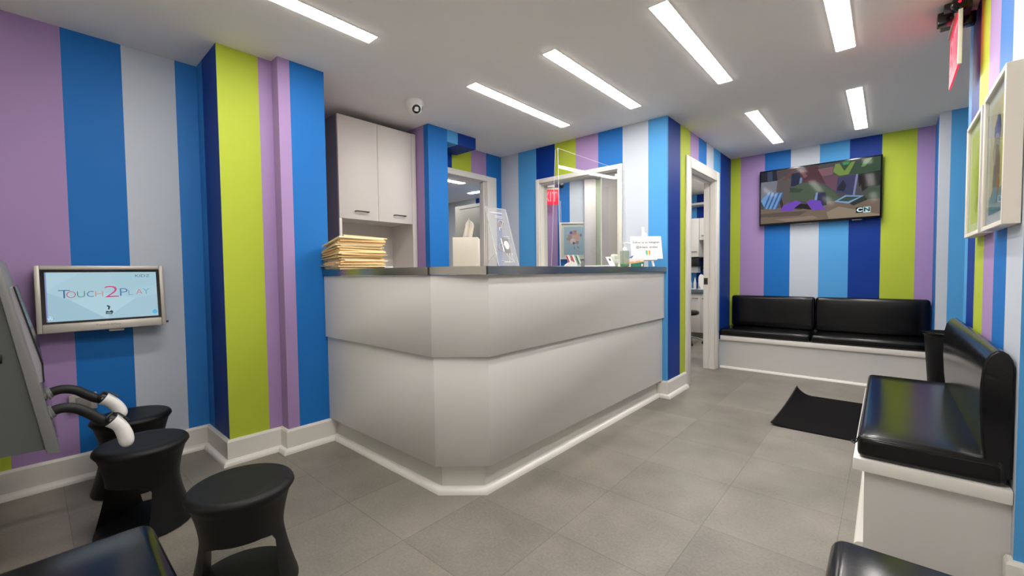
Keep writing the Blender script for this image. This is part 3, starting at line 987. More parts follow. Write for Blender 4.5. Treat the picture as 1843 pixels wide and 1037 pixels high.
tag(obj('blue_note', bm, M['blue'], smooth=False), 'small blue folded note standing on the pink and green carton', 'note')

# easel and its board: the board leans back, facing the room
ez = thing('table_easel', 'little white wooden easel holding the notice at the desk end', 'easel', (-1.56, 3.50, zz))
em = plane_mtx((-1.515, 3.445, zz + 0.005), (0.75, 0.661, 0), (-0.165, 0.187, 0.968))
bm = bmn()
for s in (-1, 1):
    lg = bmn()
    box(lg, -0.0085, -0.002, -0.012, 0.0085, 0.295, -0.001, mtx=em @ Matrix.Translation((s * 0.058, 0.004, -0.004)) @ Matrix.Rotation(s * 0.16, 4, 'Z'))
    obj('leg', lg, M['handle'], ez, smooth=False)
lg = bmn()
box(lg, -0.010, 0.06, -0.014, 0.010, 0.352, -0.003, mtx=em @ Matrix.Translation((-0.005, 0, -0.004)))
obj('mast', lg, M['handle'], ez, smooth=False)
lg = bmn()
tube(lg, [em @ Vector((0, 0.27, -0.014)), (-1.625, 3.57, zz + 0.002)], 0.006, 8)
obj('back_leg', lg, M['handle'], ez)
lg = bmn()
box(lg, -0.085, 0.052, -0.014, 0.085, 0.064, 0.018, mtx=em)
obj('ledge', lg, M['handle'], ez, smooth=False)
sn = thing('notice_board', 'white notice on the easel reading Follow us on Instagram', 'sign', (-1.56, 3.46, zz + 0.065))
bw, bh = 0.262, 0.198
obj('board', box(bmn(), -0.125, 0.065, 0.0, 0.137, 0.065 + bh, 0.004, mtx=em), M['board'], sn, smooth=False)
for s, yy, size in (('Follow us on Instagram', 0.198, 0.0245), ('@drsara_smiles', 0.156, 0.0285)):
    b = text_bm(s, size, 0.0003, bold=0.0006)
    bmesh.ops.transform(b, matrix=em @ Matrix.Translation((0.008, yy + 0.012, 0.0046)), verts=b.verts)
    obj('lettering', b, M['text'], sn, smooth=False)
tooth = bmn()
cols = [(46, 150, 140), (120, 190, 150), (240, 200, 90), (226, 110, 60)]
def tw(y): return 0.017 if y > 0.0 else 0.017 + 0.25 * y
for i in range(4):
    xa, xb_ = -0.018 + 0.009 * i, -0.018 + 0.009 * (i + 1)
    yt = [0.022 - 0.3 * (abs(x) - 0.009) ** 2 * 40 for x in (xa, xb_)]
    yb = {0: (-0.010, -0.026), 1: (-0.026, -0.014), 2: (-0.014, -0.026), 3: (-0.026, -0.010)}[i]
    prism(tooth, [(xa, yb[0]), (xb_, yb[1]), (xb_, yt[1]), (xa, yt[0])], 0, 0.0005, i, mtx=em @ Matrix.Translation((0.015, 0.117, 0.0043)))
obj('tooth_emblem', tooth, [mat('tooth_stripe_%d' % i, c_, 0.6) for i, c_ in enumerate(cols)], sn, smooth=False)

# ------------------------------------------------------------------ ceiling camera
cm = thing('ceiling_security_camera', 'white dome security camera on the ceiling above the cabinet', 'camera', (-2.776, 2.034, ZC))
cc = Vector((-2.776, 2.034, ZC))
obj('base_ring', lathe(bmn(), [(0.068, 0), (0.070, -0.015), (0.064, -0.036), (0.060, -0.04)], cc, seg=36), M['handle'], cm)
bm = lathe(bmn(), [(0.0, -0.060), (0.026, -0.054), (0.044, -0.041), (0.056, -0.021), (0.060, 0.0), (0.056, 0.021), (0.045, 0.04)], cc + Vector((0, 0, -0.045)), seg=36)
ball = obj('camera_ball', bm, M['handle'], cm)
ld = Vector((0.80, -0.25, -0.58)).normalized()
lc = cc + Vector((0, 0, -0.045))
obj('lens', lathe(bmn(), [(0.033, 0.048), (0.033, 0.053), (0.028, 0.056), (0.0, 0.0575)], lc, ld, 28), M['screenblk'], ball)
obj('side_slot', lathe(bmn(), [(0.009, 0.055), (0.009, 0.0608), (0, 0.061)], lc, (0.75, 0.62, -0.2), 14, sx=0.6, sy=1.8), M['dgrey'], ball)

# ------------------------------------------------------------------ touch screen on the left wall
ts = thing('wall_mounted_touchscreen', 'silver wall touchscreen glowing pale blue with a colourful title', 'touchscreen', (xA, 0.28, 1.0))
def place(x, y, z, tilt):
    return Matrix.Translation((x, y, z)) @ Matrix.Rotation(tilt, 4, 'Y')
SY0, SY1, SZ0, SZ1 = 0.022, 0.540, 0.832, 1.185
W_, H_ = SY1 - SY0, SZ1 - SZ0
tilt = R(7.0)
# frame of reference: local x -> +Y (right), local y -> up along the tilted face, z -> out to the room
vv = Vector((-math.sin(tilt), 0, math.cos(tilt)))
TM = plane_mtx((-3.248 + 0.5 * H_ * math.sin(tilt), SY0, SZ0), (0, 1, 0), vv)
bm = bmn()
bw_ = 0.020
for (a, b, c2, d2) in ((0, 0, bw_, H_), (W_ - bw_, 0, W_, H_), (bw_, 0, W_ - bw_, 0.046), (bw_, H_ - 0.022, W_ - bw_, H_)):
    bbox(bm, a, b, -0.03, c2, d2, 0.0, 0.004, 2, mtx=TM)
bz = obj('bezel', bm, M['silver'], ts)
bm = bmn()
bbox(bm, 0.006, 0.006, -0.055, W_ - 0.006, H_ - 0.006, -0.006, 0.006, 2, mtx=TM)
obj('casing', bm, M['dgrey'], ts)
obj('glass_border', box(bmn(), bw_, 0.046, -0.006, W_ - bw_, H_ - 0.022, -0.0045, mtx=TM), M['screenblk'], ts, smooth=False)
bm = box(bmn(), xA, 0.20, 0.93, -3.29, 0.36, 1.08)
obj('wall_bracket', bm, M['dgrey'], ts)
obj('speaker_slot', bbox(bmn(), W_ * 0.52, -0.012, -0.035, W_ * 0.64, 0.0, -0.018, 0.002, mtx=TM), M['silver'], ts)
obj('side_knob', lathe(bmn(), [(0.006, 0), (0.006, 0.012), (0, 0.013)], TM @ Vector((W_, 0.02, -0.02)), (0, 1, 0), 12), M['tvblk'], ts)
ix0, iy0, iw, ih = bw_ + 0.016, 0.058, W_ - 2 * bw_ - 0.030, H_ - 0.046 - 0.022 - 0.026
DM = TM @ Matrix.Translation((ix0, iy0, -0.0042))
bgp = [([(0, 0), (1, 0), (1, 1), (0, 1)], (172, 208, 222)),
       ([(0, 0), (0.5, 0.0), (0.2, 0.42), (0, 0.6)], (160, 198, 214)),
       ([(0.5, 0), (1, 0), (1, 0.5), (0.78, 0.42)], (166, 202, 218)),
       ([(0.2, 0.42), (0.5, 0.02), (0.78, 0.42), (0.5, 0.55)], (178, 214, 228)),
       ([(0, 0.6), (0.3, 1), (0, 1)], (178, 212, 226)),
       ([(0.62, 0.55), (1, 0.72), (1, 1), (0.55, 1)], (168, 206, 220)),
       ([(0, 0), (0.012, 0), (0.012, 1), (0, 1)], (138, 140, 200))]
bgp.append((circle_pts(0.965, 0.095, 0.024, 0.048), (90, 186, 226)))
bgp.append((circle_pts(0.03, 0.07, 0.022, 0.045), (196, 226, 240)))
for dx, dy in ((-0.012, 0.02), (0.012, 0.015), (0.0, -0.03), (0.025, -0.005)):
    bgp.append((circle_pts(0.03 + dx, 0.07 + dy, 0.004, 0.008, 8), (70, 96, 130)))
# little hand icon in the middle
ink = (40, 50, 72)
bgp += [([(0.515, 0.195), (0.53, 0.19), (0.54, 0.26), (0.515, 0.29), (0.505, 0.27), (0.522, 0.245)], ink),
        ([(0.495, 0.10), (0.55, 0.09), (0.565, 0.14), (0.55, 0.18), (0.53, 0.15), (0.50, 0.17)], ink),
        ([(0.505, 0.115), (0.545, 0.11), (0.548, 0.125), (0.508, 0.13)], (172, 208, 222)),
        ([(0.52, 0.06), (0.552, 0.06), (0.552, 0.068), (0.52, 0.068)], (120, 160, 180))]
sc = display('screen', bgp, iw, ih, DM, vcol_mat('touchscreen_picture', 0.86, 0.08), ts)
letters = [('T', 0.150, 0.098, 0.165, 0.47, (40, 92, 150)), ('O', 0.207, 0.080, 0.135, 0.47, (200, 62, 92)), ('U', 0.290, 0.066, 0.125, 0.475, (36, 130, 100)), ('C', 0.370, 0.060, 0.125, 0.475, (52, 84, 150)), ('H', 0.447, 0.068, 0.115, 0.48, (214, 140, 104)),
           ('2', 0.560, 0.130, 0.245, 0.455, (206, 60, 128)), ('P', 0.672, 0.072, 0.165, 0.475, (60, 110, 160)), ('L', 0.738, 0.045, 0.110, 0.49, (120, 140, 190)), ('A', 0.820, 0.064, 0.115, 0.50, (206, 96, 110)), ('Y', 0.888, 0.066, 0.125, 0.50, (92, 170, 190))]
for ch_, u, wd_, hg_, v0, col in letters:
    b = text_bm(ch_, 0.06, 0.0001, bold=-0.0009)
    xs, ys = [v.co.x for v in b.verts], [v.co.y for v in b.verts]
    sx2, sy2 = wd_ * iw / (max(xs) - min(xs)), hg_ * ih / (max(ys) - min(ys))
    bmesh.ops.transform(b, matrix=DM @ Matrix.Translation((u * iw, v0 * ih, 0.0066)) @ Matrix.Diagonal((sx2, sy2, 1, 1)) @ Matrix.Translation((-(max(xs) + min(xs)) / 2, -min(ys), 0)), verts=b.verts)
    obj('title_letter', b, emis('title_ink_' + ch_, col, 0.85), sc, smooth=False)
b = text_bm('KIDZ', 0.022, 0.0001)
bmesh.ops.transform(b, matrix=DM @ Matrix.Translation((0.86 * iw, ih * 0.91, 0.0066)) @ Matrix.Diagonal((1.3, 1, 1, 1)), verts=b.verts)
obj('corner_lettering', b, emis('corner_ink', (88, 110, 128), 0.8), sc, smooth=False)
b = text_bm('Touch2Play', 0.017, 0.0001)
bmesh.ops.transform(b, matrix=TM @ Matrix.Translation((W_ * 0.515, 0.026, 0.0006)) @ Matrix.Diagonal((1.3, 1, 1, 1)), verts=b.verts)
obj('bezel_lettering', b, mat('bezel_ink', (128, 118, 112), 0.6), bz, smooth=False)

# small steel plate on the wall below the screen
op = thing('wall_outlet_plate', 'small steel outlet plate on the blue stripe behind the hoses', 'outlet', (xA, 0.157, 0.45))
obj('plate', bbox(bmn(), xA, 0.125, 0.385, xA + 0.022, 0.235, 0.475, 0.003), M['silver'], op)
obj('socket', bbox(bmn(), xA + 0.022, 0.15, 0.40, xA + 0.027, 0.21, 0.46, 0.002), M['grey'], op)

# ------------------------------------------------------------------ game console at the left edge
kx0, kx1 = -3.12, -2.25
kk = thing('wall_mounted_game_console', 'grey slanted game console with two hose controllers at the left edge', 'game console', (-2.7, -0.3, 0.5))
def kprof(bm, pts, x0, x1, mi=0):
    # profile in (y, z) pulled along x
    prism(bm, pts, x0, x1, mi, mtx=Matrix(((0, 0, 1, 0), (1, 0, 0, 0), (0, 1, 0, 0), (0, 0, 0, 1))))
bm = bmn()
kprof(bm, [(-0.60, 0.53), (0.024, 0.505), (-0.080, 1.20), (-0.60, 1.20)], kx0, kx1)
obj('cabinet_body', bm, M['kiosk'], kk, smooth=False)
bm = bmn()
kprof(bm, [(0.024, 0.490), (0.058, 0.484), (-0.046, 1.10), (-0.062, 1.19), (-0.083, 1.19)], kx0 - 0.012, kx1 + 0.012)
fb = obj('front_board', bev(bm, 0.004, 2), M['kioskedge'], kk)
bm = bmn()
def fy(z): return 0.058 - (z - 0.484) * 0.104 / 0.616
kprof(bm, [(fy(0.73), 0.73), (fy(0.73) + 0.010, 0.735), (fy(0.80) + 0.020, 0.80), (fy(1.08) + 0.008, 1.085), (fy(1.085), 1.085)], kx0 + 0.10, kx1 - 0.10)
sf = obj('screen_frame', bm, mat('console_screen_side', (168, 164, 170), 0.3), kk, smooth=False)
bm = bmn()
kprof(bm, [(fy(0.73) + 0.009, 0.728), (fy(0.73) + 0.013, 0.733), (fy(0.80) + 0.024, 0.80), (fy(1.08) + 0.012, 1.089), (fy(1.08) + 0.0075, 1.089), (fy(0.80) + 0.019, 0.80)], kx0 + 0.10, kx1 - 0.098)
obj('screen_edge', bm, M['tvblk'], sf, smooth=False)
bm = bmn()
kprof(bm, [(fy(0.80) + 0.0205, 0.81), (fy(0.80) + 0.0215, 0.81), (fy(1.07) + 0.010, 1.07), (fy(1.07) + 0.009, 1.07)], kx0 + 0.13, kx1 - 0.13)
obj('screen_glass', bm, emis('console_screen', (120, 128, 134), 0.25, (70, 74, 78)), sf, smooth=False)
bm = bmn()
kprof(bm, [(fy(0.53) + 0.001, 0.53), (fy(0.53) + 0.007, 0.53), (fy(0.68) + 0.007, 0.68), (fy(0.68) + 0.001, 0.68)], kx0 + 0.12, kx1 - 0.04)
obj('clear_plate', bm, M['acrylic'], kk, smooth=False)
bm = bmn()
bbox(bm, kx1, -0.085, 0.83, kx1 + 0.006, -0.066, 0.86, 0.002)
obj('side_lock', bm, M['tvblk'], kk)
HOSES = [dict(x=-2.40, p=[(0.034, 0.602), (0.069, 0.612), (0.107, 0.603), (0.145, 0.573), (0.176, 0.540), (0.204, 0.520)], g=[(0.2120, 0.5245), (0.2339, 0.4975), (0.2490, 0.4550), (0.2556, 0.4000)], r=0.0195, gr=0.0275),
         dict(x=-2.80, p=[(0.039, 0.603), (0.084, 0.613), (0.127, 0.601), (0.162, 0.573), (0.193, 0.548), (0.214, 0.538)], g=[(0.2230, 0.5380), (0.2500, 0.5140), (0.2720, 0.4760), (0.2840, 0.4300)], r=0.0205, gr=0.0285)]
for h in HOSES:
    pts = spline([(h['x'], y, z) for y, z in h['p']], 14)
    r0 = h['r']
    hb = obj('hose', tube(bmn(), pts, lambda i: r0 if i % 2 else r0 * 0.93, 18), M['rubber'], kk, ang=180)
    y, z = h['p'][0]
    obj('hose_flange', lathe(bmn(), [(0.03, -0.012), (0.03, 0.004), (0.024, 0.008), (0.024, 0.016), (0.0, 0.016)], (h['x'], y, z), (0, 0.94, 0.34), 24), M['kioskedge'], hb)
    path = spline([(h['x'], y, z) for y, z in h['g']], 8)
    a, b = path[0], path[-1]
    d = path[3] - path[0]
    gr = h['gr']
    n_ = len(path) - 1
    def grad(i):
        t = i / n_
        base = 1.0 - 0.10 * min(1, t / 0.35) + 0.06 * max(0, min(1, (t - 0.35) / 0.3))
        return gr * base * math.sqrt(max(0.0004, 1 - max(0, (t - 0.78) / 0.22) ** 2))
    hd = obj('hand_grip', tube(bmn(), path, grad, 28), M['handle'], hb, ang=70)
    lipb = tube(bmn(), [path[0] - d.normalized() * 0.004, path[0], path[0] + d.normalized() * 0.004], lambda i: gr * (1.03, 1.06, 1.02)[i], 28)
    obj('grip_lip', lipb, M['handle'], hd)
    obj('grip_socket', lathe(bmn(), [(0.0, -0.022), (gr * 0.72, -0.022), (gr * 0.8, -0.012), (gr * 0.93, -0.007), (gr * 0.93, -0.0042), (0, -0.0042)], a, d, 24), M['black'], hd)
    dn = d.normalized()
    side = dn.cross(Vector((0, 0, 1))).normalized()
    outw = side.cross(dn).normalized()
    for k in (-1, 1):
        o0 = a + side * 0.014 * k + outw * 0.020 - dn * 0.016
        pts2 = spline([o0, o0 + outw * 0.012 + dn * 0.010, o0 + outw * 0.013 + dn * 0.035, o0 + outw * 0.012 + dn * 0.055, o0 + outw * 0.010 + dn * 0.04 + side * 0.006 * -k], 5)
        obj('grip_clip', tube(bmn(), pts2, 0.0022, 6), M['black'], hd)
    bm = bmn()
    tube(bm, spline([a - dn * 0.012 - outw * 0.012 + side * 0.018, a - dn * 0.028 + side * 0.026, a - dn * 0.024 + outw * 0.022 + side * 0.008, a - dn * 0.010 + outw * 0.027], 6), 0.004, 6)
    obj('grip_strap', bm, M['black'], hd)
    obj('grip_screw', lathe(bmn(), [(0.005, 0), (0.005, 0.003), (0, 0.004)], a - dn * 0.010 + Vector((0.020, 0, 0)), (1, 0, 0), 10), M['chrome'], hd)

# ------------------------------------------------------------------ stools
def boolean(a_bm, cutters):
    me = bpy.data.meshes.new('a')
    a_bm.to_mesh(me)
    a_bm.free()
    oa = bpy.data.objects.new('a', me)
    C.objects.link(oa)
    tmp = [oa]
    for cb in cutters:
        m2 = bpy.data.meshes.new('b')
        cb.to_mesh(m2)
        cb.free()
        ob = bpy.data.objects.new('b', m2)
        C.objects.link(ob)
        tmp.append(ob)
        md = oa.modifiers.new('x', 'BOOLEAN')
        md.operation = 'DIFFERENCE'
        md.object = ob
        md.solver = 'EXACT'
    bpy.context.view_layer.update()
    res = bpy.data.meshes.new_from_object(oa.evaluated_get(bpy.context.evaluated_depsgraph_get()))
    bm = bmn()
    bm.from_mesh(res)
    for o in tmp: bpy.data.objects.remove(o)
    return bm
SH_ = 0.385
prof = []
def sr(z):
    t = z / SH_
    return 0.128 + 0.047 * (max(0, (0.55 - t) / 0.55)) ** 1.35 + 0.040 * (max(0, (t - 0.55) / 0.45)) ** 1.6
prof.append((0.0, 0.0)); prof.append((sr(0) - 0.012, 0.0)); prof.append((sr(0) - 0.002, 0.006)); prof.append((sr(0.02) + 0.001, 0.02))
for i in range(2, 19):
    z = SH_ * i / 20 * 0.985
    prof.append((sr(z), z))
rt = sr(SH_)
for a in (0, 25, 50, 70, 85):
    prof.append((rt - 0.022 + 0.022 * math.cos(R(a)), SH_ - 0.022 + 0.022 * math.sin(R(a))))
prof.append((rt - 0.05, SH_ - 0.001)); prof.append((rt - 0.09, SH_ - 0.003)); prof.append((0, SH_ - 0.003))
bm = lathe(bmn(), prof, seg=72)
cut = bmn()
# arch-topped passage right through the stool, leaving a foot disc and two broad legs
arch = [(-0.116, 0.045), (0.116, 0.045), (0.104, 0.19), (0.094, 0.212), (0.065, 0.221), (0, 0.223), (-0.065, 0.221), (-0.094, 0.212), (-0.104, 0.19)]
prism(cut, arch, -0.3, 0.3, mtx=Matrix(((0, 0, 1, 0), (1, 0, 0, 0), (0, 1, 0, 0), (0, 0, 0, 1))))
bmesh.ops.recalc_face_normals(cut, faces=cut.faces)
bm = boolean(bm, [cut])
st = thing('childrens_stool', 'black hourglass stool standing alone, its arched opening facing the room', 'stool', (0, 0, 0), 0, 'black hourglass stools')
obj('stool_body', bm, M['plastic'], st, ang=55)
bm = lathe(bmn(), [(0.0, 0), (rt - 0.052, 0), (rt - 0.05, 0.0022), (0, 0.0022)], (0, 0, SH_ - 0.0042), seg=64)
obj('seat_pad', bm, M['plastic'], st)
S3 = (-1.715, 0.478)
st.location = (S3[0], S3[1], 0)
st.rotation_euler = (0, 0, R(-22))
copy_thing(st, (-2.495, 0.315, 0), R(-50), 'black hourglass stool under the nearer white controller, between the other two')
copy_thing(st, (-3.03, 0.345, 0), R(20), 'black hourglass stool against the left wall, mostly hidden behind another stool')

# ------------------------------------------------------------------ benches
def vinyl_box(name, lo, hi, parent, r=0.028, puff=(0.0, 0.0, 0.008), label=None):
    b = bmn()
    cushion(b, lo, hi, r, 4, 8, puff)
    return obj(name, b, M['vinyl'], parent, ang=180)
tvb = thing('wall_bench', 'long white bench with black cushions below the television', 'bench', (-0.56, 5.45, 0))
bx1 = 0.324
obj('bench_base', box(bmn(), xD + 0.001, 5.24, 0, bx1, yT - 0.001, 0.321), M['white'], tvb, smooth=False)
obj('shoe_moulding', sweep(bmn(), [(xD + 0.02, 5.24), (bx1, 5.24)], [(0, 0), (0.024, 0), (0.022, 0.012), (0.014, 0.02), (0, 0.022)]), M['trim'], tvb)
obj('seat_board', bbox(bmn(), xD + 0.02, 5.215, 0.321, bx1, yT - 0.001, 0.369, 0.003), M['trim'], tvb)
xm = -0.575
vinyl_box('seat_cushion', (xD + 0.004, 5.222, 0.3695), (xm - 0.002, yT - 0.012, 0.448), tvb, 0.026)
vinyl_box('seat_cushion', (xm + 0.002, 5.222, 0.3695), (bx1 - 0.002, yT - 0.012, 0.448), tvb, 0.026)
vinyl_box('back_cushion', (xD + 0.045, 5.585, 0.449), (xm - 0.002, yT - 0.004, 0.815), tvb, 0.03, (0, 0.006, 0.0))
vinyl_box('back_cushion', (xm + 0.002, 5.585, 0.449), (bx1 - 0.01, yT - 0.004, 0.815), tvb, 0.03, (0, 0.006, 0.0))

rb = thing('wall_bench', 'white bench with black seat and backrest at right, below the pictures', 'bench', (0.12, 2.8, 0))
by0, by1 = 2.155, 3.455
obj('bench_base', box(bmn(), -0.055, by0 + 0.012, 0, 0.3295, by1, 0.321), M['white'], rb, smooth=False)
obj('shoe_moulding', sweep(bmn(), [(-0.055, by1), (-0.055, by0 + 0.012)], [(0, 0), (0.03, 0), (0.028, 0.012), (0.018, 0.022), (0, 0.026)]), M['trim'], rb)
obj('seat_board', bbox(bmn(), -0.09, by0 - 0.012, 0.321, 0.3285, by1, 0.369, 0.003), M['trim'], rb)
vinyl_box('seat_cushion', (-0.078, by0 - 0.004, 0.3695), (0.318, by1 - 0.006, 0.462), rb, 0.024, (0.0, 0.0, 0.006))
obj('seat_piping', tube(bmn(), spline([(-0.072, by1 - 0.03, 0.4455), (-0.0755, by0 + 0.03, 0.4455), (-0.062, by0 - 0.001, 0.4465), (0.30, by0 - 0.002, 0.4465)], 6), 0.0022, 6), M['vinyl'], rb)
bm = bmn()
# backrest: full rounded top rolling forward, seen from its end
pr_ = []
for a in range(0, 181, 15):
    pr_.append((0.292 - 0.0365 - 0.0 + 0.0365 * math.cos(R(a)) , 0.0))
prof2 = [(0.327, 0.40), (0.327, 0.78), (0.322, 0.805), (0.312, 0.824), (0.298, 0.835), (0.284, 0.834), (0.270, 0.822), (0.259, 0.800), (0.252, 0.765), (0.248, 0.71), (0.249, 0.62), (0.254, 0.52), (0.262, 0.44), (0.272, 0.40)]
prism(bm, prof2, 0, by1 - by0 - 0.015, mtx=Matrix(((1, 0, 0, 0), (0, 0, 1, by0 + 0.004), (0, 1, 0, 0), (0, 0, 0, 1))))
bmesh.ops.recalc_face_normals(bm, faces=bm.faces)
caps = [ed for ed in bm.edges if len(ed.link_faces) == 2 and max(len(f.verts) for f in ed.link_faces) > 4]
bmesh.ops.bevel(bm, geom=caps, offset=0.006, segments=3, affect='EDGES')
bk = obj('backrest', bm, M['vinyl'], rb, ang=50)

nb = thing('wall_bench', 'near bench, only its black seat corner at the bottom right of the view', 'bench', (0.15, 0.7, 0))
obj('bench_base', box(bmn(), -0.05, 0.32, 0, 0.6, 1.27, 0.321), M['white'], nb, smooth=False)
obj('seat_board', bbox(bmn(), -0.085, 0.3, 0.321, 0.6, 1.278, 0.369, 0.003), M['trim'], nb)
vinyl_box('seat_cushion', (-0.092, 0.3, 0.3695), (0.6, 1.292, 0.468), nb, 0.03, (0, 0, 0.004))
lb = thing('wall_bench', 'near bench, only its black seat corner at the bottom left of the view', 'bench', (-1.0, -0.1, 0))
obj('bench_base', box(bmn(), -1.455, -0.6, 0, -0.45, 0.15, 0.321), M['white'], lb, smooth=False)
obj('seat_board', bbox(bmn(), -1.485, -0.6, 0.321, -0.45, 0.185, 0.369, 0.003), M['trim'], lb)
vinyl_box('seat_cushion', (-1.497, -0.595, 0.3695), (-0.45, 0.203, 0.462), lb, 0.034, (0, 0, 0.006))

# ------------------------------------------------------------------ bin, mat
bn = thing('waste_bin', 'black tapered waste bin between the right bench and the far bench', 'bin', (0.365, 4.72, 0))
bm = lathe(bmn(), [(0.0, 0), (0.093, 0), (0.097, 0.01), (0.135, 0.585), (0.142, 0.592), (0.144, 0.606), (0.138, 0.608), (0.131, 0.595), (0.094, 0.02), (0, 0.02)], (0.365, 4.72, 0), seg=40)
obj('bin_body', bm, M['plastic'], bn)
obj('bin_rim', lathe(bmn(), [(0.139, 0.6), (0.147, 0.6), (0.149, 0.607), (0.147, 0.613), (0.139, 0.613)], (0.365, 4.72, 0), seg=40, cap=False), M['tvblk'], bn)

bm = bmn()
mx0, mx1, my0, my1 = -0.607, 0.42, 3.49, 4.505
nx, ny = 40, 24
g = []
for j in range(ny + 1):
    row = []
    for i in range(nx + 1):
        u, v = i / nx, j / ny
        x, y = mx0 + (mx1 - mx0) * u, my0 + (my1 - my0) * v
        cl = max(0, 1 - u / 0.13)
        z = 0.006 + 0.055 * cl ** 2 * max(0.08, v ** 2.2) + 0.012 * cl ** 2
        row.append((x + 0.02 * cl ** 2 * v, y, z))
    g.append(row)
tv_ = [[bm.verts.new(p) for p in r] for r in g]
bv_ = [[bm.verts.new((p[0], p[1], p[2] - 0.006)) for p in r] for r in g]
for j in range(ny):
    for i in range(nx):
        bm.faces.new((tv_[j][i], tv_[j][i + 1], tv_[j + 1][i + 1], tv_[j + 1][i]))
        bm.faces.new((bv_[j + 1][i], bv_[j + 1][i + 1], bv_[j][i + 1], bv_[j][i]))
for i in range(nx):
    bm.faces.new((bv_[0][i], bv_[0][i + 1], tv_[0][i + 1], tv_[0][i]))
    bm.faces.new((tv_[ny][i], tv_[ny][i + 1], bv_[ny][i + 1], bv_[ny][i]))
for j in range(ny):
    bm.faces.new((tv_[j][0], tv_[j + 1][0], bv_[j + 1][0], bv_[j][0]))
    bm.faces.new((bv_[j][nx], bv_[j + 1][nx], tv_[j + 1][nx], tv_[j][nx]))
dm = thing('door_mat', 'black carpet mat with one curled edge on the grey floor', 'mat', (-0.1, 4.0, 0))
obj('carpet', bm, M['mat'], dm, ang=60)
bm = bmn()
tube(bm, [(p[0], p[1], p[2] - 0.001) for p in [g[j][0] for j in range(ny + 1)]], 0.006, 6)
obj('edge_binding', bm, M['rubber'], dm)

# ------------------------------------------------------------------ television
tvx0, tvx1, tvz0, tvz1, tvy = -1.119, -0.048, 1.620, 2.243, yT - 0.072
tv = thing('wall_mounted_tv', 'large flat television on the striped wall showing a cartoon scene', 'television', ((tvx0 + tvx1) / 2, yT, 1.93))
bm = bbox(bmn(), tvx0, tvy, tvz0, tvx1, tvy + 0.045, tvz1, 0.004)
obj('tv_housing', bm, M['tvblk'], tv)
obj('wall_bracket', box(bmn(), -0.75, tvy + 0.045, 1.80, -0.42, yT - 0.001, 2.08), M['dgrey'], tv)
obj('stand_slot', bbox(bmn(), -0.77, tvy + 0.008, tvz0 - 0.006, -0.62, tvy + 0.03, tvz0, 0.002), M['silver'], tv)
obj('stand_slot', bbox(bmn(), -0.28, tvy + 0.008, tvz0 - 0.006, -0.20, tvy + 0.03, tvz0, 0.002), M['silver'], tv)
def q(x, y):
    u = (x - 120) / 1222
    tp, bt_ = 412 - 172 * u, 940 - 84 * u
    return (min(1, max(0, u)), min(1, max(0, (bt_ - y) / (bt_ - tp))))
def P(*xy): return [q(xy[i], xy[i + 1]) for i in range(0, len(xy), 2)]
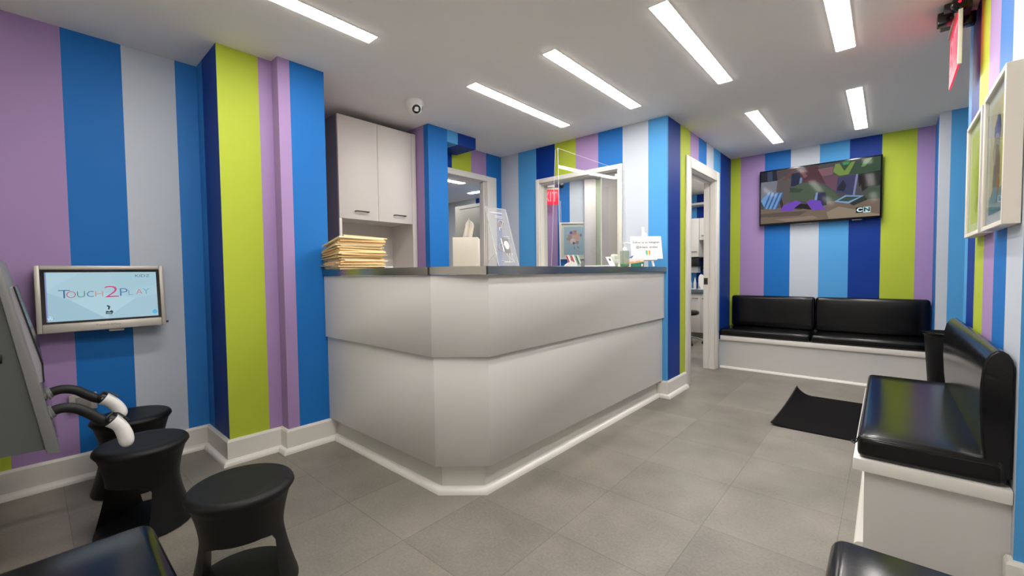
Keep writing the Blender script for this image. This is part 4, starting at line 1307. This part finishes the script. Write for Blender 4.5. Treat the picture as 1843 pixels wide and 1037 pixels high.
tvp = [([(0, 0), (1, 0), (1, 1), (0, 1)], (78, 78, 84)),
       (P(120, 412, 300, 385, 310, 490, 120, 512), (34, 36, 52)),
       (P(195, 402, 252, 394, 256, 492, 195, 500), (62, 72, 98)),
       (P(300, 385, 480, 362, 470, 420, 400, 440, 310, 490), (84, 74, 78)),
       (P(120, 515, 310, 490, 295, 640, 120, 720), (124, 126, 138)),
       (P(310, 490, 400, 440, 470, 480, 470, 775, 330, 785, 295, 640), (94, 88, 86)),
       (P(540, 365, 740, 330, 790, 440, 830, 525, 740, 505, 600, 520, 540, 480), (86, 54, 64)),
       (P(480, 360, 532, 362, 400, 490, 372, 482), (108, 74, 76)),
       (P(545, 372, 575, 366, 640, 440, 605, 465), (128, 88, 92)),
       (P(470, 420, 560, 400, 555, 545, 460, 548), (38, 42, 70)),
       (P(560, 460, 585, 455, 580, 520, 552, 525), (110, 140, 180)),
       (P(745, 370, 905, 343, 895, 425, 792, 446), (134, 96, 106)),
       (P(905, 343, 1050, 318, 1345, 240, 1342, 545, 1230, 570, 1110, 420, 945, 455), (58, 84, 62)),
       (P(920, 318, 960, 312, 1010, 390, 1070, 300, 1112, 288, 1050, 425, 960, 440, 900, 400), (122, 150, 74)),
       (P(985, 300, 1060, 285, 1050, 320, 1000, 330), (70, 150, 90)),
       (P(1200, 270, 1270, 255, 1200, 345, 1165, 350), (108, 142, 96)),
       (P(1140, 425, 1342, 385, 1342, 545, 1240, 560, 1180, 605), (36, 40, 38)),
       (P(1140, 440, 1240, 430, 1225, 540, 1205, 500, 1190, 590, 1170, 520, 1150, 560), (30, 22, 26)),
       (P(1230, 570, 1342, 540, 1342, 690, 1210, 680), (66, 84, 66)),
       (P(790, 450, 952, 430, 935, 605, 880, 570, 830, 530), (110, 76, 92)),
       (P(945, 460, 1135, 425, 1110, 640, 935, 610), (62, 66, 102)),
       (P(945, 560, 1000, 480, 1030, 540, 1010, 600, 940, 590), (36, 40, 60)),
       (P(1120, 427, 1140, 423, 1112, 640, 1092, 640), (134, 138, 184)),
       (P(450, 570, 580, 508, 760, 520, 900, 590, 985, 690, 860, 712, 540, 700, 450, 700), (78, 94, 76)),
       (P(450, 560, 600, 575, 560, 610, 450, 612), (56, 72, 62)),
       (P(120, 790, 360, 768, 560, 790, 860, 702, 1000, 702, 1342, 680, 1342, 857, 120, 940), (122, 106, 92)),
       (P(120, 838, 420, 812, 640, 800, 560, 850, 380, 860, 120, 872), (98, 84, 76)),
       (P(840, 815, 960, 757, 1342, 842, 1342, 857, 860, 885), (152, 136, 116)),
       (P(300, 890, 700, 850, 760, 880, 420, 915), (142, 126, 110)),
       (P(1060, 725, 1200, 645, 1230, 690, 1100, 750), (50, 56, 50)),
       (P(915, 708, 1020, 642, 1198, 647, 1055, 727), (132, 170, 210)),
       (P(950, 700, 1030, 655, 1160, 658, 1050, 708), (60, 80, 74)),
       (P(330, 690, 360, 670, 390, 770, 360, 785), (60, 44, 40)),
       (P(745, 608, 828, 610, 842, 740, 792, 752, 722, 700, 722, 640), (44, 50, 80)),
       (P(715, 690, 730, 615, 750, 608, 742, 690), (126, 158, 206)),
       (P(345, 803, 382, 742, 520, 693, 580, 712, 520, 770, 480, 803), (116, 76, 192)),
       (P(630, 712, 680, 684, 780, 698, 800, 760, 842, 785, 700, 797), (116, 76, 192)),
       (P(500, 775, 560, 730, 640, 730, 690, 790, 600, 780), (28, 26, 30)),
       ]
for k in range(4):
    x = 205 + 46 * k
    tvp.append((P(x, 616, x + 40, 612, x - 38, 782 + k, x - 82 if k else 122, 782 + k if k else 700), (112, 160, 216)))
    tvp.append((P(x + 24, 614, x + 40, 612, x - 38, 782 + k, x - 54, 783 + k), (66, 102, 160)))
tvp += [(P(1125, 772, 1192, 766, 1192, 823, 1125, 827), (10, 14, 18)),
        (P(1192, 766, 1259, 760, 1259, 820, 1192, 823), (196, 232, 240))]
tw_, th_ = tvx1 - tvx0 - 0.030, tvz1 - tvz0 - 0.036
TVM = plane_mtx((tvx0 + 0.015, tvy - 0.0003, tvz0 + 0.022), (1, 0, 0), (0, 0, 1))
tvs = display('tv_screen', tvp, tw_, th_, TVM, vcol_mat('television_picture', 0.78, 0.06, 0.05), tv, 0.00006)
for ch_, px_, py_, col in (('C', 1159, 797, (200, 236, 244)), ('N', 1226, 792, (8, 12, 16))):
    b = text_bm(ch_, 0.058, 0.0001, bold=0.0024)
    u, v = q(px_, py_)
    bmesh.ops.transform(b, matrix=TVM @ Matrix.Translation((u * tw_, v * th_, 0.0034)) @ Matrix.Diagonal((1.15, 0.95, 1, 1)), verts=b.verts)
    obj('channel_letter', b, emis('channel_ink_' + ch_, col, 0.95), tvs, smooth=False)

# ------------------------------------------------------------------ framed pictures on the right wall
def picture(name, label, origin, u, w, h, depth, art, group=None, fw=0.017, mount=0.042):
    """origin: lower corner on the wall; u runs along the wall, out of the wall is u x z"""
    pm = plane_mtx(origin, u, (0, 0, 1))
    t = thing(name, label, 'picture', origin, 0, group)
    bm = bmn()
    for (a, b, c2, d2) in ((0, 0, fw, h), (w - fw, 0, w, h), (fw, 0, w - fw, fw), (fw, h - fw, w - fw, h)):
        bbox(bm, a, b, 0.002, c2, d2, depth, 0.0015, 1, mtx=pm)
    obj('frame', bm, M['frame'], t)
    obj('mount', box(bmn(), fw, fw, 0.002, w - fw, h - fw, depth - 0.014, mtx=pm), M['mount'], t, smooth=False)
    aw, ah = w - 2 * (fw + mount), h - 2 * (fw + mount)
    display('print', art, aw, ah, pm @ Matrix.Translation((fw + mount, fw + mount, depth - 0.0135)), vcol_mat('print_' + str(len(bpy.data.materials)), 0, 0.6), t, 0.0002)
    obj('glazing', box(bmn(), fw, fw, depth - 0.007, w - fw, h - fw, depth - 0.005, mtx=pm), M['glass'], t, smooth=False)
    return t
ra = random.Random(5)
def blob(cx, cy, rx, ry, c, n=14):
    return ([(min(1, max(0, cx + rx * (0.75 + 0.35 * ra.random()) * math.cos(2 * PI * i / n))), min(1, max(0, cy + ry * (0.75 + 0.35 * ra.random()) * math.sin(2 * PI * i / n)))) for i in range(n)], c)
art1 = [([(0, 0), (1, 0), (1, 1), (0, 1)], (206, 212, 140)), blob(0.5, 0.55, 0.3, 0.26, (188, 202, 104)), blob(0.62, 0.35, 0.22, 0.16, (176, 196, 96)), blob(0.35, 0.75, 0.2, 0.14, (214, 214, 150)), blob(0.55, 0.2, 0.16, 0.1, (160, 178, 104))]
art2 = [([(0, 0), (1, 0), (1, 1), (0, 1)], (222, 208, 168)), ([(0.55, 0), (1, 0), (1, 1), (0.7, 1)], (226, 214, 120)), ([(0, 0), (1, 0), (1, 0.22), (0, 0.16)], (116, 158, 168)),
        blob(0.5, 0.72, 0.2, 0.14, (120, 116, 138)), blob(0.45, 0.55, 0.24, 0.16, (176, 166, 166)), blob(0.5, 0.4, 0.2, 0.2, (150, 128, 110)), blob(0.58, 0.24, 0.14, 0.1, (190, 120, 76)), blob(0.38, 0.3, 0.12, 0.14, (128, 120, 116)), blob(0.4, 0.16, 0.24, 0.08, (92, 150, 166)), blob(0.56, 0.8, 0.1, 0.07, (96, 96, 124)), blob(0.36, 0.5, 0.1, 0.08, (196, 178, 160))]
picture('framed_picture', 'white-framed picture with a grey and orange figure, nearer of the two at right', (0.33, 2.585, 1.262), (0, -1, 0), 0.425, 0.532, 0.045, art2, 'framed pictures on the right wall')
picture('framed_picture', 'white-framed picture in pale yellow-green, farther of the two at right', (0.33, 3.075, 1.262), (0, -1, 0), 0.425, 0.532, 0.045, art1, 'framed pictures on the right wall')

# ------------------------------------------------------------------ exit sign by the right wall
ex = thing('exit_sign', 'red glowing exit sign hanging from the ceiling at the right wall', 'exit sign', (0.25, 3.3, ZC))
exx, ey0, ey1, ez0, ez1 = 0.248, 3.05, 3.44, 2.11, 2.385
obj('sign_panel', bbox(bmn(), exx - 0.004, ey0, ez0, exx + 0.004, ey1, ez1, 0.001), M['exitred'], ex)
obj('end_strip', bbox(bmn(), exx - 0.006, ey0 - 0.014, ez0 + 0.002, exx + 0.009, ey0 - 0.0005, ez1, 0.001), M['frame'], ex)
obj('top_rail', bbox(bmn(), exx - 0.013, ey0 - 0.01, ez1, exx + 0.013, ey1 + 0.01, ez1 + 0.022, 0.002), M['silver'], ex)
obj('canopy', bbox(bmn(), exx - 0.05, 3.13, ez1 + 0.022, exx + 0.05, 3.36, ZC - 0.0005, 0.004), M['dgrey'], ex)
for s in (-1, 1):
    b = text_bm('EXIT', 0.20, 0.0006, bold=0.002)
    um = plane_mtx((exx + s * 0.0048, (ey0 + ey1) / 2, (ez0 + ez1) / 2), (0, s, 0), (0, 0, 1))
    bmesh.ops.transform(b, matrix=um @ Matrix.Diagonal((0.78, 1.2, 1, 1)), verts=b.verts)
    obj('sign_lettering', b, M['exitpale'], ex, smooth=False)
for s, yy in ((-1, 3.17), (1, 3.25)):
    bm = bmn()
    bbox(bm, exx + s * 0.045 - 0.028, yy - 0.03, 2.365, exx + s * 0.045 + 0.028, yy + 0.03, 2.425, 0.006)
    hh = obj('lamp_head', bm, M['tvblk'], ex)
bm = lathe(bmn(), [(0.0, -0.03), (0.026, -0.03), (0.032, -0.02), (0.032, 0.02), (0.026, 0.03), (0, 0.03)], (exx - 0.002, 3.055, 2.405), (0, -1, 0), 24)
hh = obj('lamp_head', bm, M['tvblk'], ex)
obj('indicator_led', lathe(bmn(), [(0.006, 0), (0.004, 0.003), (0, 0.004)], (exx - 0.004, 3.025, 2.405), (0, -1, 0), 12), M['led'], hh)

# ------------------------------------------------------------------ rooms behind
struct('wall_back_room_far', box(bmn(), -7.7, 5.4, 0, -4.55, 5.5, ZC), stripes('back_room_stripes', 'x', [(-7.7, BLU), (-6.42, PAL), (-5.6, NAV), (-5.2, BLU)]))
struct('wall_back_room_left', box(bmn(), -7.8, 1.3, 0, -7.7, 5.5, ZC), M['wwall'])
struct('wall_back_room_near', box(bmn(), -7.7, 1.2, 0, -3.78, 1.3, ZC), M['wwall'])
# corridor wall seen through the hatch: set at an angle, facing it
A0 = Vector((-3.62, 5.15, 0))
ud = Vector((0.752, 0.659, 0)).normalized()
hm = plane_mtx((A0.x, A0.y, 0), ud, (0, 0, 1))
bm = box(bmn(), -0.78, 0, -0.1, 1.5, ZC, 0.0)
s_h = stripes('corridor_stripes', 'x', [(-1.3, PAL), (-0.62, YEL), (-0.36, LIL), (-0.013, BLU), (0.17, PAL), (0.8, PAL)])
ho = struct('wall_corridor', bm, s_h)
ho.matrix_world = hm
hp = struct('trim_1', bbox(bmn(), 0.375, 0, 0.0, 0.54, ZC - 0.002, 0.07, 0.004), M['wwall'], smooth=True)
hp.matrix_world = hm
hp2 = struct('trim_2', box(bmn(), 0.54, 0, 0.0, 0.64, ZC - 0.002, 0.02), M['pgwall'])
hp2.matrix_world = hm
hp3 = struct('trim_3', box(bmn(), 0.64, 0, 0.0, 1.2, ZC - 0.002, 0.03), M['gwall'])
hp3.matrix_world = hm
# slanted partition between corridor and treatment room
pd = Vector((-0.407, 0.914, 0)).normalized()
pmx = plane_mtx((-1.60, 3.84, 0), pd, (0, 0, 1))
sp_ = struct('wall_partition', box(bmn(), 0, 0, 0, 4.9, ZC, 0.06), M['wwall'])
sp_.matrix_world = pmx
# corridor picture and exit sign
ca = [([(0, 0), (1, 0), (1, 1), (0, 1)], (176, 196, 212)), blob(0.5, 0.6, 0.36, 0.24, (222, 184, 172)), blob(0.3, 0.62, 0.14, 0.12, (190, 150, 146)), blob(0.66, 0.66, 0.15, 0.13, (226, 176, 156)),
      blob(0.5, 0.78, 0.16, 0.1, (206, 150, 140)), blob(0.45, 0.5, 0.16, 0.1, (232, 220, 214)), blob(0.5, 0.42, 0.07, 0.05, (150, 70, 100)), blob(0.66, 0.44, 0.09, 0.07, (176, 146, 120)), blob(0.36, 0.78, 0.08, 0.06, (70, 96, 170)), blob(0.18, 0.56, 0.07, 0.06, (150, 176, 160)), blob(0.86, 0.7, 0.06, 0.06, (120, 130, 150)), blob(0.58, 0.82, 0.07, 0.06, (200, 120, 110)),
      ([(0.5, 0.22), (0.53, 0.3), (0.545, 0.29), (0.52, 0.23), (0.56, 0.21), (0.56, 0.2)], (40, 46, 60)), ([(0.66, 0.3), (0.75, 0.22), (0.76, 0.235), (0.67, 0.315)], (40, 46, 60))]
hp_o = hm @ Vector((0.02, 1.30, 0.0))
cp = picture('framed_picture', 'white-framed picture with pink and blue shapes, seen through the hatch', tuple(hp_o), tuple(ud), 0.41, 0.535, 0.03, ca, None, 0.022, 0.04)
e2 = thing('exit_sign', 'red exit sign seen through the glass of the hatch behind the desk', 'exit sign', tuple(hm @ Vector((-0.1, ZC, 0.1))))
bm = bmn()
bbox(bm, -0.33, 2.065, 0.20, -0.005, 2.275, 0.21, 0.001, mtx=hm)
obj('sign_panel', bm, M['exitred'], e2)
b = text_bm('EXIT', 0.19, 0.0006, bold=0.003)
bmesh.ops.transform(b, matrix=hm @ Matrix.Translation((-0.165, 2.17, 0.211)) @ Matrix.Diagonal((0.68, 1.0, 1, 1)), verts=b.verts)
obj('sign_lettering', b, M['exitpale'], e2, smooth=False)
obj('top_rail', bbox(bmn(), -0.33, 2.275, 0.19, -0.005, 2.30, 0.22, 0.002, mtx=hm), M['frame'], e2)
obj('canopy', bbox(bmn(), -0.25, 2.30, 0.16, -0.07, ZC - 0.001, 0.25, 0.003, mtx=hm), M['handle'], e2)
obj('lamp_head', bbox(bmn(), 0.0, 2.30, 0.16, 0.055, 2.40, 0.24, 0.004, mtx=hm), M['tvblk'], e2)
obj('lamp_head', bbox(bmn(), -0.30, 2.36, 0.26, -0.10, 2.40, 0.34, 0.004, mtx=hm), M['tvblk'], e2)

# grey locker in the back room
lk = thing('metal_locker', 'tall grey metal locker seen through the white opening behind the desk', 'locker', (-4.1, 4.2, 0))
obj('locker_body', bbox(bmn(), -4.55, 3.985, 0, -3.72, 4.40, 2.04, 0.003), M['grey'], lk)
ld_ = obj('locker_door', bbox(bmn(), -4.44, 3.968, 0.05, -3.76, 3.985, 1.985, 0.003), M['grey'], lk)
obj('door_gap', box(bmn(), -4.452, 3.9835, 0.04, -3.75, 3.9848, 1.998), M['black'], lk, smooth=False)
obj('handle', bbox(bmn(), -3.84, 3.955, 0.95, -3.82, 3.968, 1.10, 0.002), M['chrome'], ld_)

# ------------------------------------------------------------------ treatment room through the doorway
s_o = stripes('treatment_wall_stripes', 'x', [(-4, LBL), (-2.555, NAV), (-2.3, LBL)])
struct('wall_treatment_room', box(bmn(), -3.7, 7.9, 0, -1.0, 8.0, ZC), s_o)
struct('wall_treatment_side', box(bmn(), -1.2, yT + 0.1, 0, -1.1, 7.9, ZC), M['wwall'])
sh = tag(obj('wall_shelf', bbox(bmn(), -2.72, 7.6, 2.235, -1.3, 7.899, 2.27, 0.003), M['white']), 'high white shelf on the blue wall inside the doorway', 'shelf')
uc = thing('upper_cabinet', 'longer white upper cabinet at left, seen through the doorway', 'cabinet', (-2.62, 7.7, 1.33))
obj('cabinet_body', box(bmn(), -2.80, 7.56, 1.345, -2.405, 7.899, 2.0), M['white'], uc, smooth=False)
for a, b in ((-2.80, -2.60), (-2.597, -2.405)):
    d = obj('door', bbox(bmn(), a, 7.542, 1.345, b, 7.56, 2.0, 0.002), M['white'], uc)
    bm = bmn()
    tube(bm, [(b - 0.12, 7.542, 1.43), (b - 0.12, 7.52, 1.43), (b - 0.03, 7.52, 1.43), (b - 0.03, 7.542, 1.43)], 0.006, 6)
    obj('handle', bm, M['bronze'], d)
uc2 = thing('upper_cabinet', 'shorter white upper cabinet at right, seen through the doorway', 'cabinet', (-2.2, 7.7, 1.62))
obj('cabinet_body', box(bmn(), -2.40, 7.58, 1.63, -1.9, 7.899, 2.0), M['white'], uc2, smooth=False)
d = obj('door', bbox(bmn(), -2.40, 7.562, 1.63, -2.1, 7.58, 2.0, 0.002), M['white'], uc2)
bm = bmn()
tube(bm, [(-2.36, 7.562, 1.70), (-2.36, 7.54, 1.70), (-2.27, 7.54, 1.70), (-2.27, 7.562, 1.70)], 0.006, 6)
obj('handle', bm, M['bronze'], d)
obj('door', bbox(bmn(), -2.097, 7.562, 1.63, -1.9, 7.58, 2.0, 0.002), M['white'], uc2)
tag(obj('microwave_oven', bbox(bmn(), -2.80, 7.60, 1.19, -2.42, 7.89, 1.338, 0.006), M['tvblk']), 'black appliance hanging under the longer upper cabinet in the treatment room', 'appliance')
tag(obj('wall_monitor_panel', bbox(bmn(), -2.395, 7.80, 1.34, -2.0, 7.899, 1.625, 0.004), M['grey']), 'grey panel below the shorter upper cabinet in the treatment room', 'panel')
for k, (a, b) in enumerate(((-2.43, -2.37), (-2.33, -2.25))):
    gx_ = thing('wall_mounted_dispenser', ('left', 'right')[k] + ' dark dispenser of the pair on the blue wall above the counter', 'dispenser', ((a + b) / 2, 7.87, 1.15), 0, 'dark wall dispensers')
    obj('dispenser_body', bbox(bmn(), a, 7.83, 1.09, b, 7.899, 1.19, 0.006), M['dgrey'], gx_)
    obj('nozzle', bbox(bmn(), a + 0.015, 7.815, 1.10, b - 0.015, 7.83, 1.13, 0.003), M['chrome'], gx_)
tag(obj('white_bin_shelf', bbox(bmn(), -2.66, 7.70, 1.075, -2.47, 7.898, 1.185, 0.006), M['handle']), 'white holder under the black appliance in the treatment room', 'holder')
bc = thing('base_cabinet', 'white base cabinet with grey worktop, seen through the doorway', 'cabinet', (-2.2, 7.5, 0))
obj('cabinet_body', box(bmn(), -2.42, 7.22, 0.10, -1.6, 7.899, 0.74), M['white'], bc, smooth=False)
obj('toe_kick', box(bmn(), -2.42, 7.27, 0.0, -1.6, 7.899, 0.10), M['grey'], bc, smooth=False)
obj('worktop', bbox(bmn(), -2.62, 7.18, 0.74, -1.6, 7.899, 0.80, 0.003), mat('blue_grey_worktop', (88, 98, 110), 0.3), bc)
for a, b in ((-2.42, -2.265), (-2.262, -2.10), (-2.097, -1.9)):
    d = obj('door', bbox(bmn(), a, 7.202, 0.10, b, 7.22, 0.735, 0.002), M['white'], bc)
    bm = bmn()
    tube(bm, [(a + 0.03, 7.202, 0.66), (a + 0.03, 7.18, 0.66), (a + 0.11, 7.18, 0.66), (a + 0.11, 7.202, 0.66)], 0.006, 6)
    obj('handle', bm, M['bronze'], d)
for k in range(3):
    b_ = thing('squeeze_bottle', ('left', 'middle', 'right')[k] + ' one of three pale bottles on the treatment room worktop', 'bottle', (-2.50 + 0.075 * k, 7.42, 0.8), 0, 'bottles on the treatment room worktop')
    obj('bottle_body', lathe(bmn(), [(0.022, 0), (0.024, 0.01), (0.024, 0.10), (0.016, 0.13), (0.0, 0.131)], (-2.50 + 0.075 * k, 7.42, 0.8), seg=16), M['sheet'], b_)
    obj('cap', lathe(bmn(), [(0.012, 0.131), (0.010, 0.16), (0.003, 0.20), (0, 0.2)], (-2.50 + 0.075 * k, 7.42, 0.8), seg=12), M['handle'], b_)
mr_ = thing('hand_mirror', 'white oval hand mirror leaning on the treatment room worktop', 'mirror', (-2.275, 7.30, 0.8))
bm = bmn()
mm = plane_mtx((-2.275, 7.30, 0.93), (0.94, -0.34, 0), (-0.15, 0.2, 0.95))
prism(bm, circle_pts(0, 0, 0.062, 0.125, 28), -0.006, 0.006, mtx=mm)
obj('mirror_head', bm, M['handle'], mr_, ang=50)
obj('foot', bbox(bmn(), -2.33, 7.27, 0.8, -2.20, 7.34, 0.815, 0.003), M['handle'], mr_)
ty = tag(obj('instrument_tray', bbox(bmn(), -2.56, 7.20, 0.8005, -2.35, 7.29, 0.82, 0.004), M['sheet']), 'flat pale tray at the front of the treatment room worktop', 'tray')
ds = thing('wheeled_stool', 'black round stool on castors inside the doorway', 'stool', (-2.29, 6.62, 0))
sx_, sy_ = -2.29, 6.62
obj('seat', lathe(bmn(), [(0.0, 0.44), (0.15, 0.44), (0.178, 0.455), (0.186, 0.475), (0.178, 0.497), (0.15, 0.51), (0, 0.514)], (sx_, sy_, 0), seg=32), M['vinyl'], ds)
obj('column', lathe(bmn(), [(0.03, 0.08), (0.03, 0.25), (0.018, 0.25), (0.018, 0.44)], (sx_, sy_, 0), seg=16), M['chrome'], ds)
for k in range(5):
    a = 2 * PI * k / 5 + 0.35
    dx, dy = math.cos(a), math.sin(a)
    lg = obj('leg', tube(bmn(), [(sx_ + dx * 0.02, sy_ + dy * 0.02, 0.105), (sx_ + dx * 0.13, sy_ + dy * 0.13, 0.10), (sx_ + dx * 0.235, sy_ + dy * 0.235, 0.062)], 0.013, 8), M['chrome'], ds)
    obj('castor', lathe(bmn(), [(0.0, -0.012), (0.02, -0.012), (0.025, -0.006), (0.025, 0.006), (0.02, 0.012), (0, 0.012)], (sx_ + dx * 0.24, sy_ + dy * 0.24, 0.0255), (-dy, dx, 0), 16), M['rubber'], lg)

# ------------------------------------------------------------------ camera
cam = bpy.data.cameras.new('camera')
co = bpy.data.objects.new('camera', cam)
C.objects.link(co)
cr_, cu_, cf_ = Vector((0.75098885, 0.66021488, -0.01149132)), Vector((-0.01580328, 0.03536845, 0.99924938)), Vector((-0.66012574, 0.75024355, -0.03699487))
mw = Matrix((cr_, cu_, -cf_)).transposed().to_4x4()
mw.translation = Vector((0, 0, 1.12))
co.matrix_world = mw
cam.sensor_fit = 'HORIZONTAL'
cam.sensor_width = 36
cam.lens = 766.997 * 36 / 1843
cam.clip_start = 0.02
sc_ = bpy.context.scene
sc_.camera = co
w = bpy.data.worlds.new('world')
sc_.world = w
w.use_nodes = True
w.node_tree.nodes['Background'].inputs[0].default_value = (0.02, 0.02, 0.02, 1)
sc_.view_settings.view_transform = 'Standard'
sc_.view_settings.look = 'None'
sc_.view_settings.exposure = 0.0
sc_.view_settings.gamma = 1.0
sc_.cycles.use_denoising = True
sc_.cycles.max_bounces = 10
sc_.cycles.transparent_max_bounces = 16
sc_.cycles.sample_clamp_indirect = 6.0
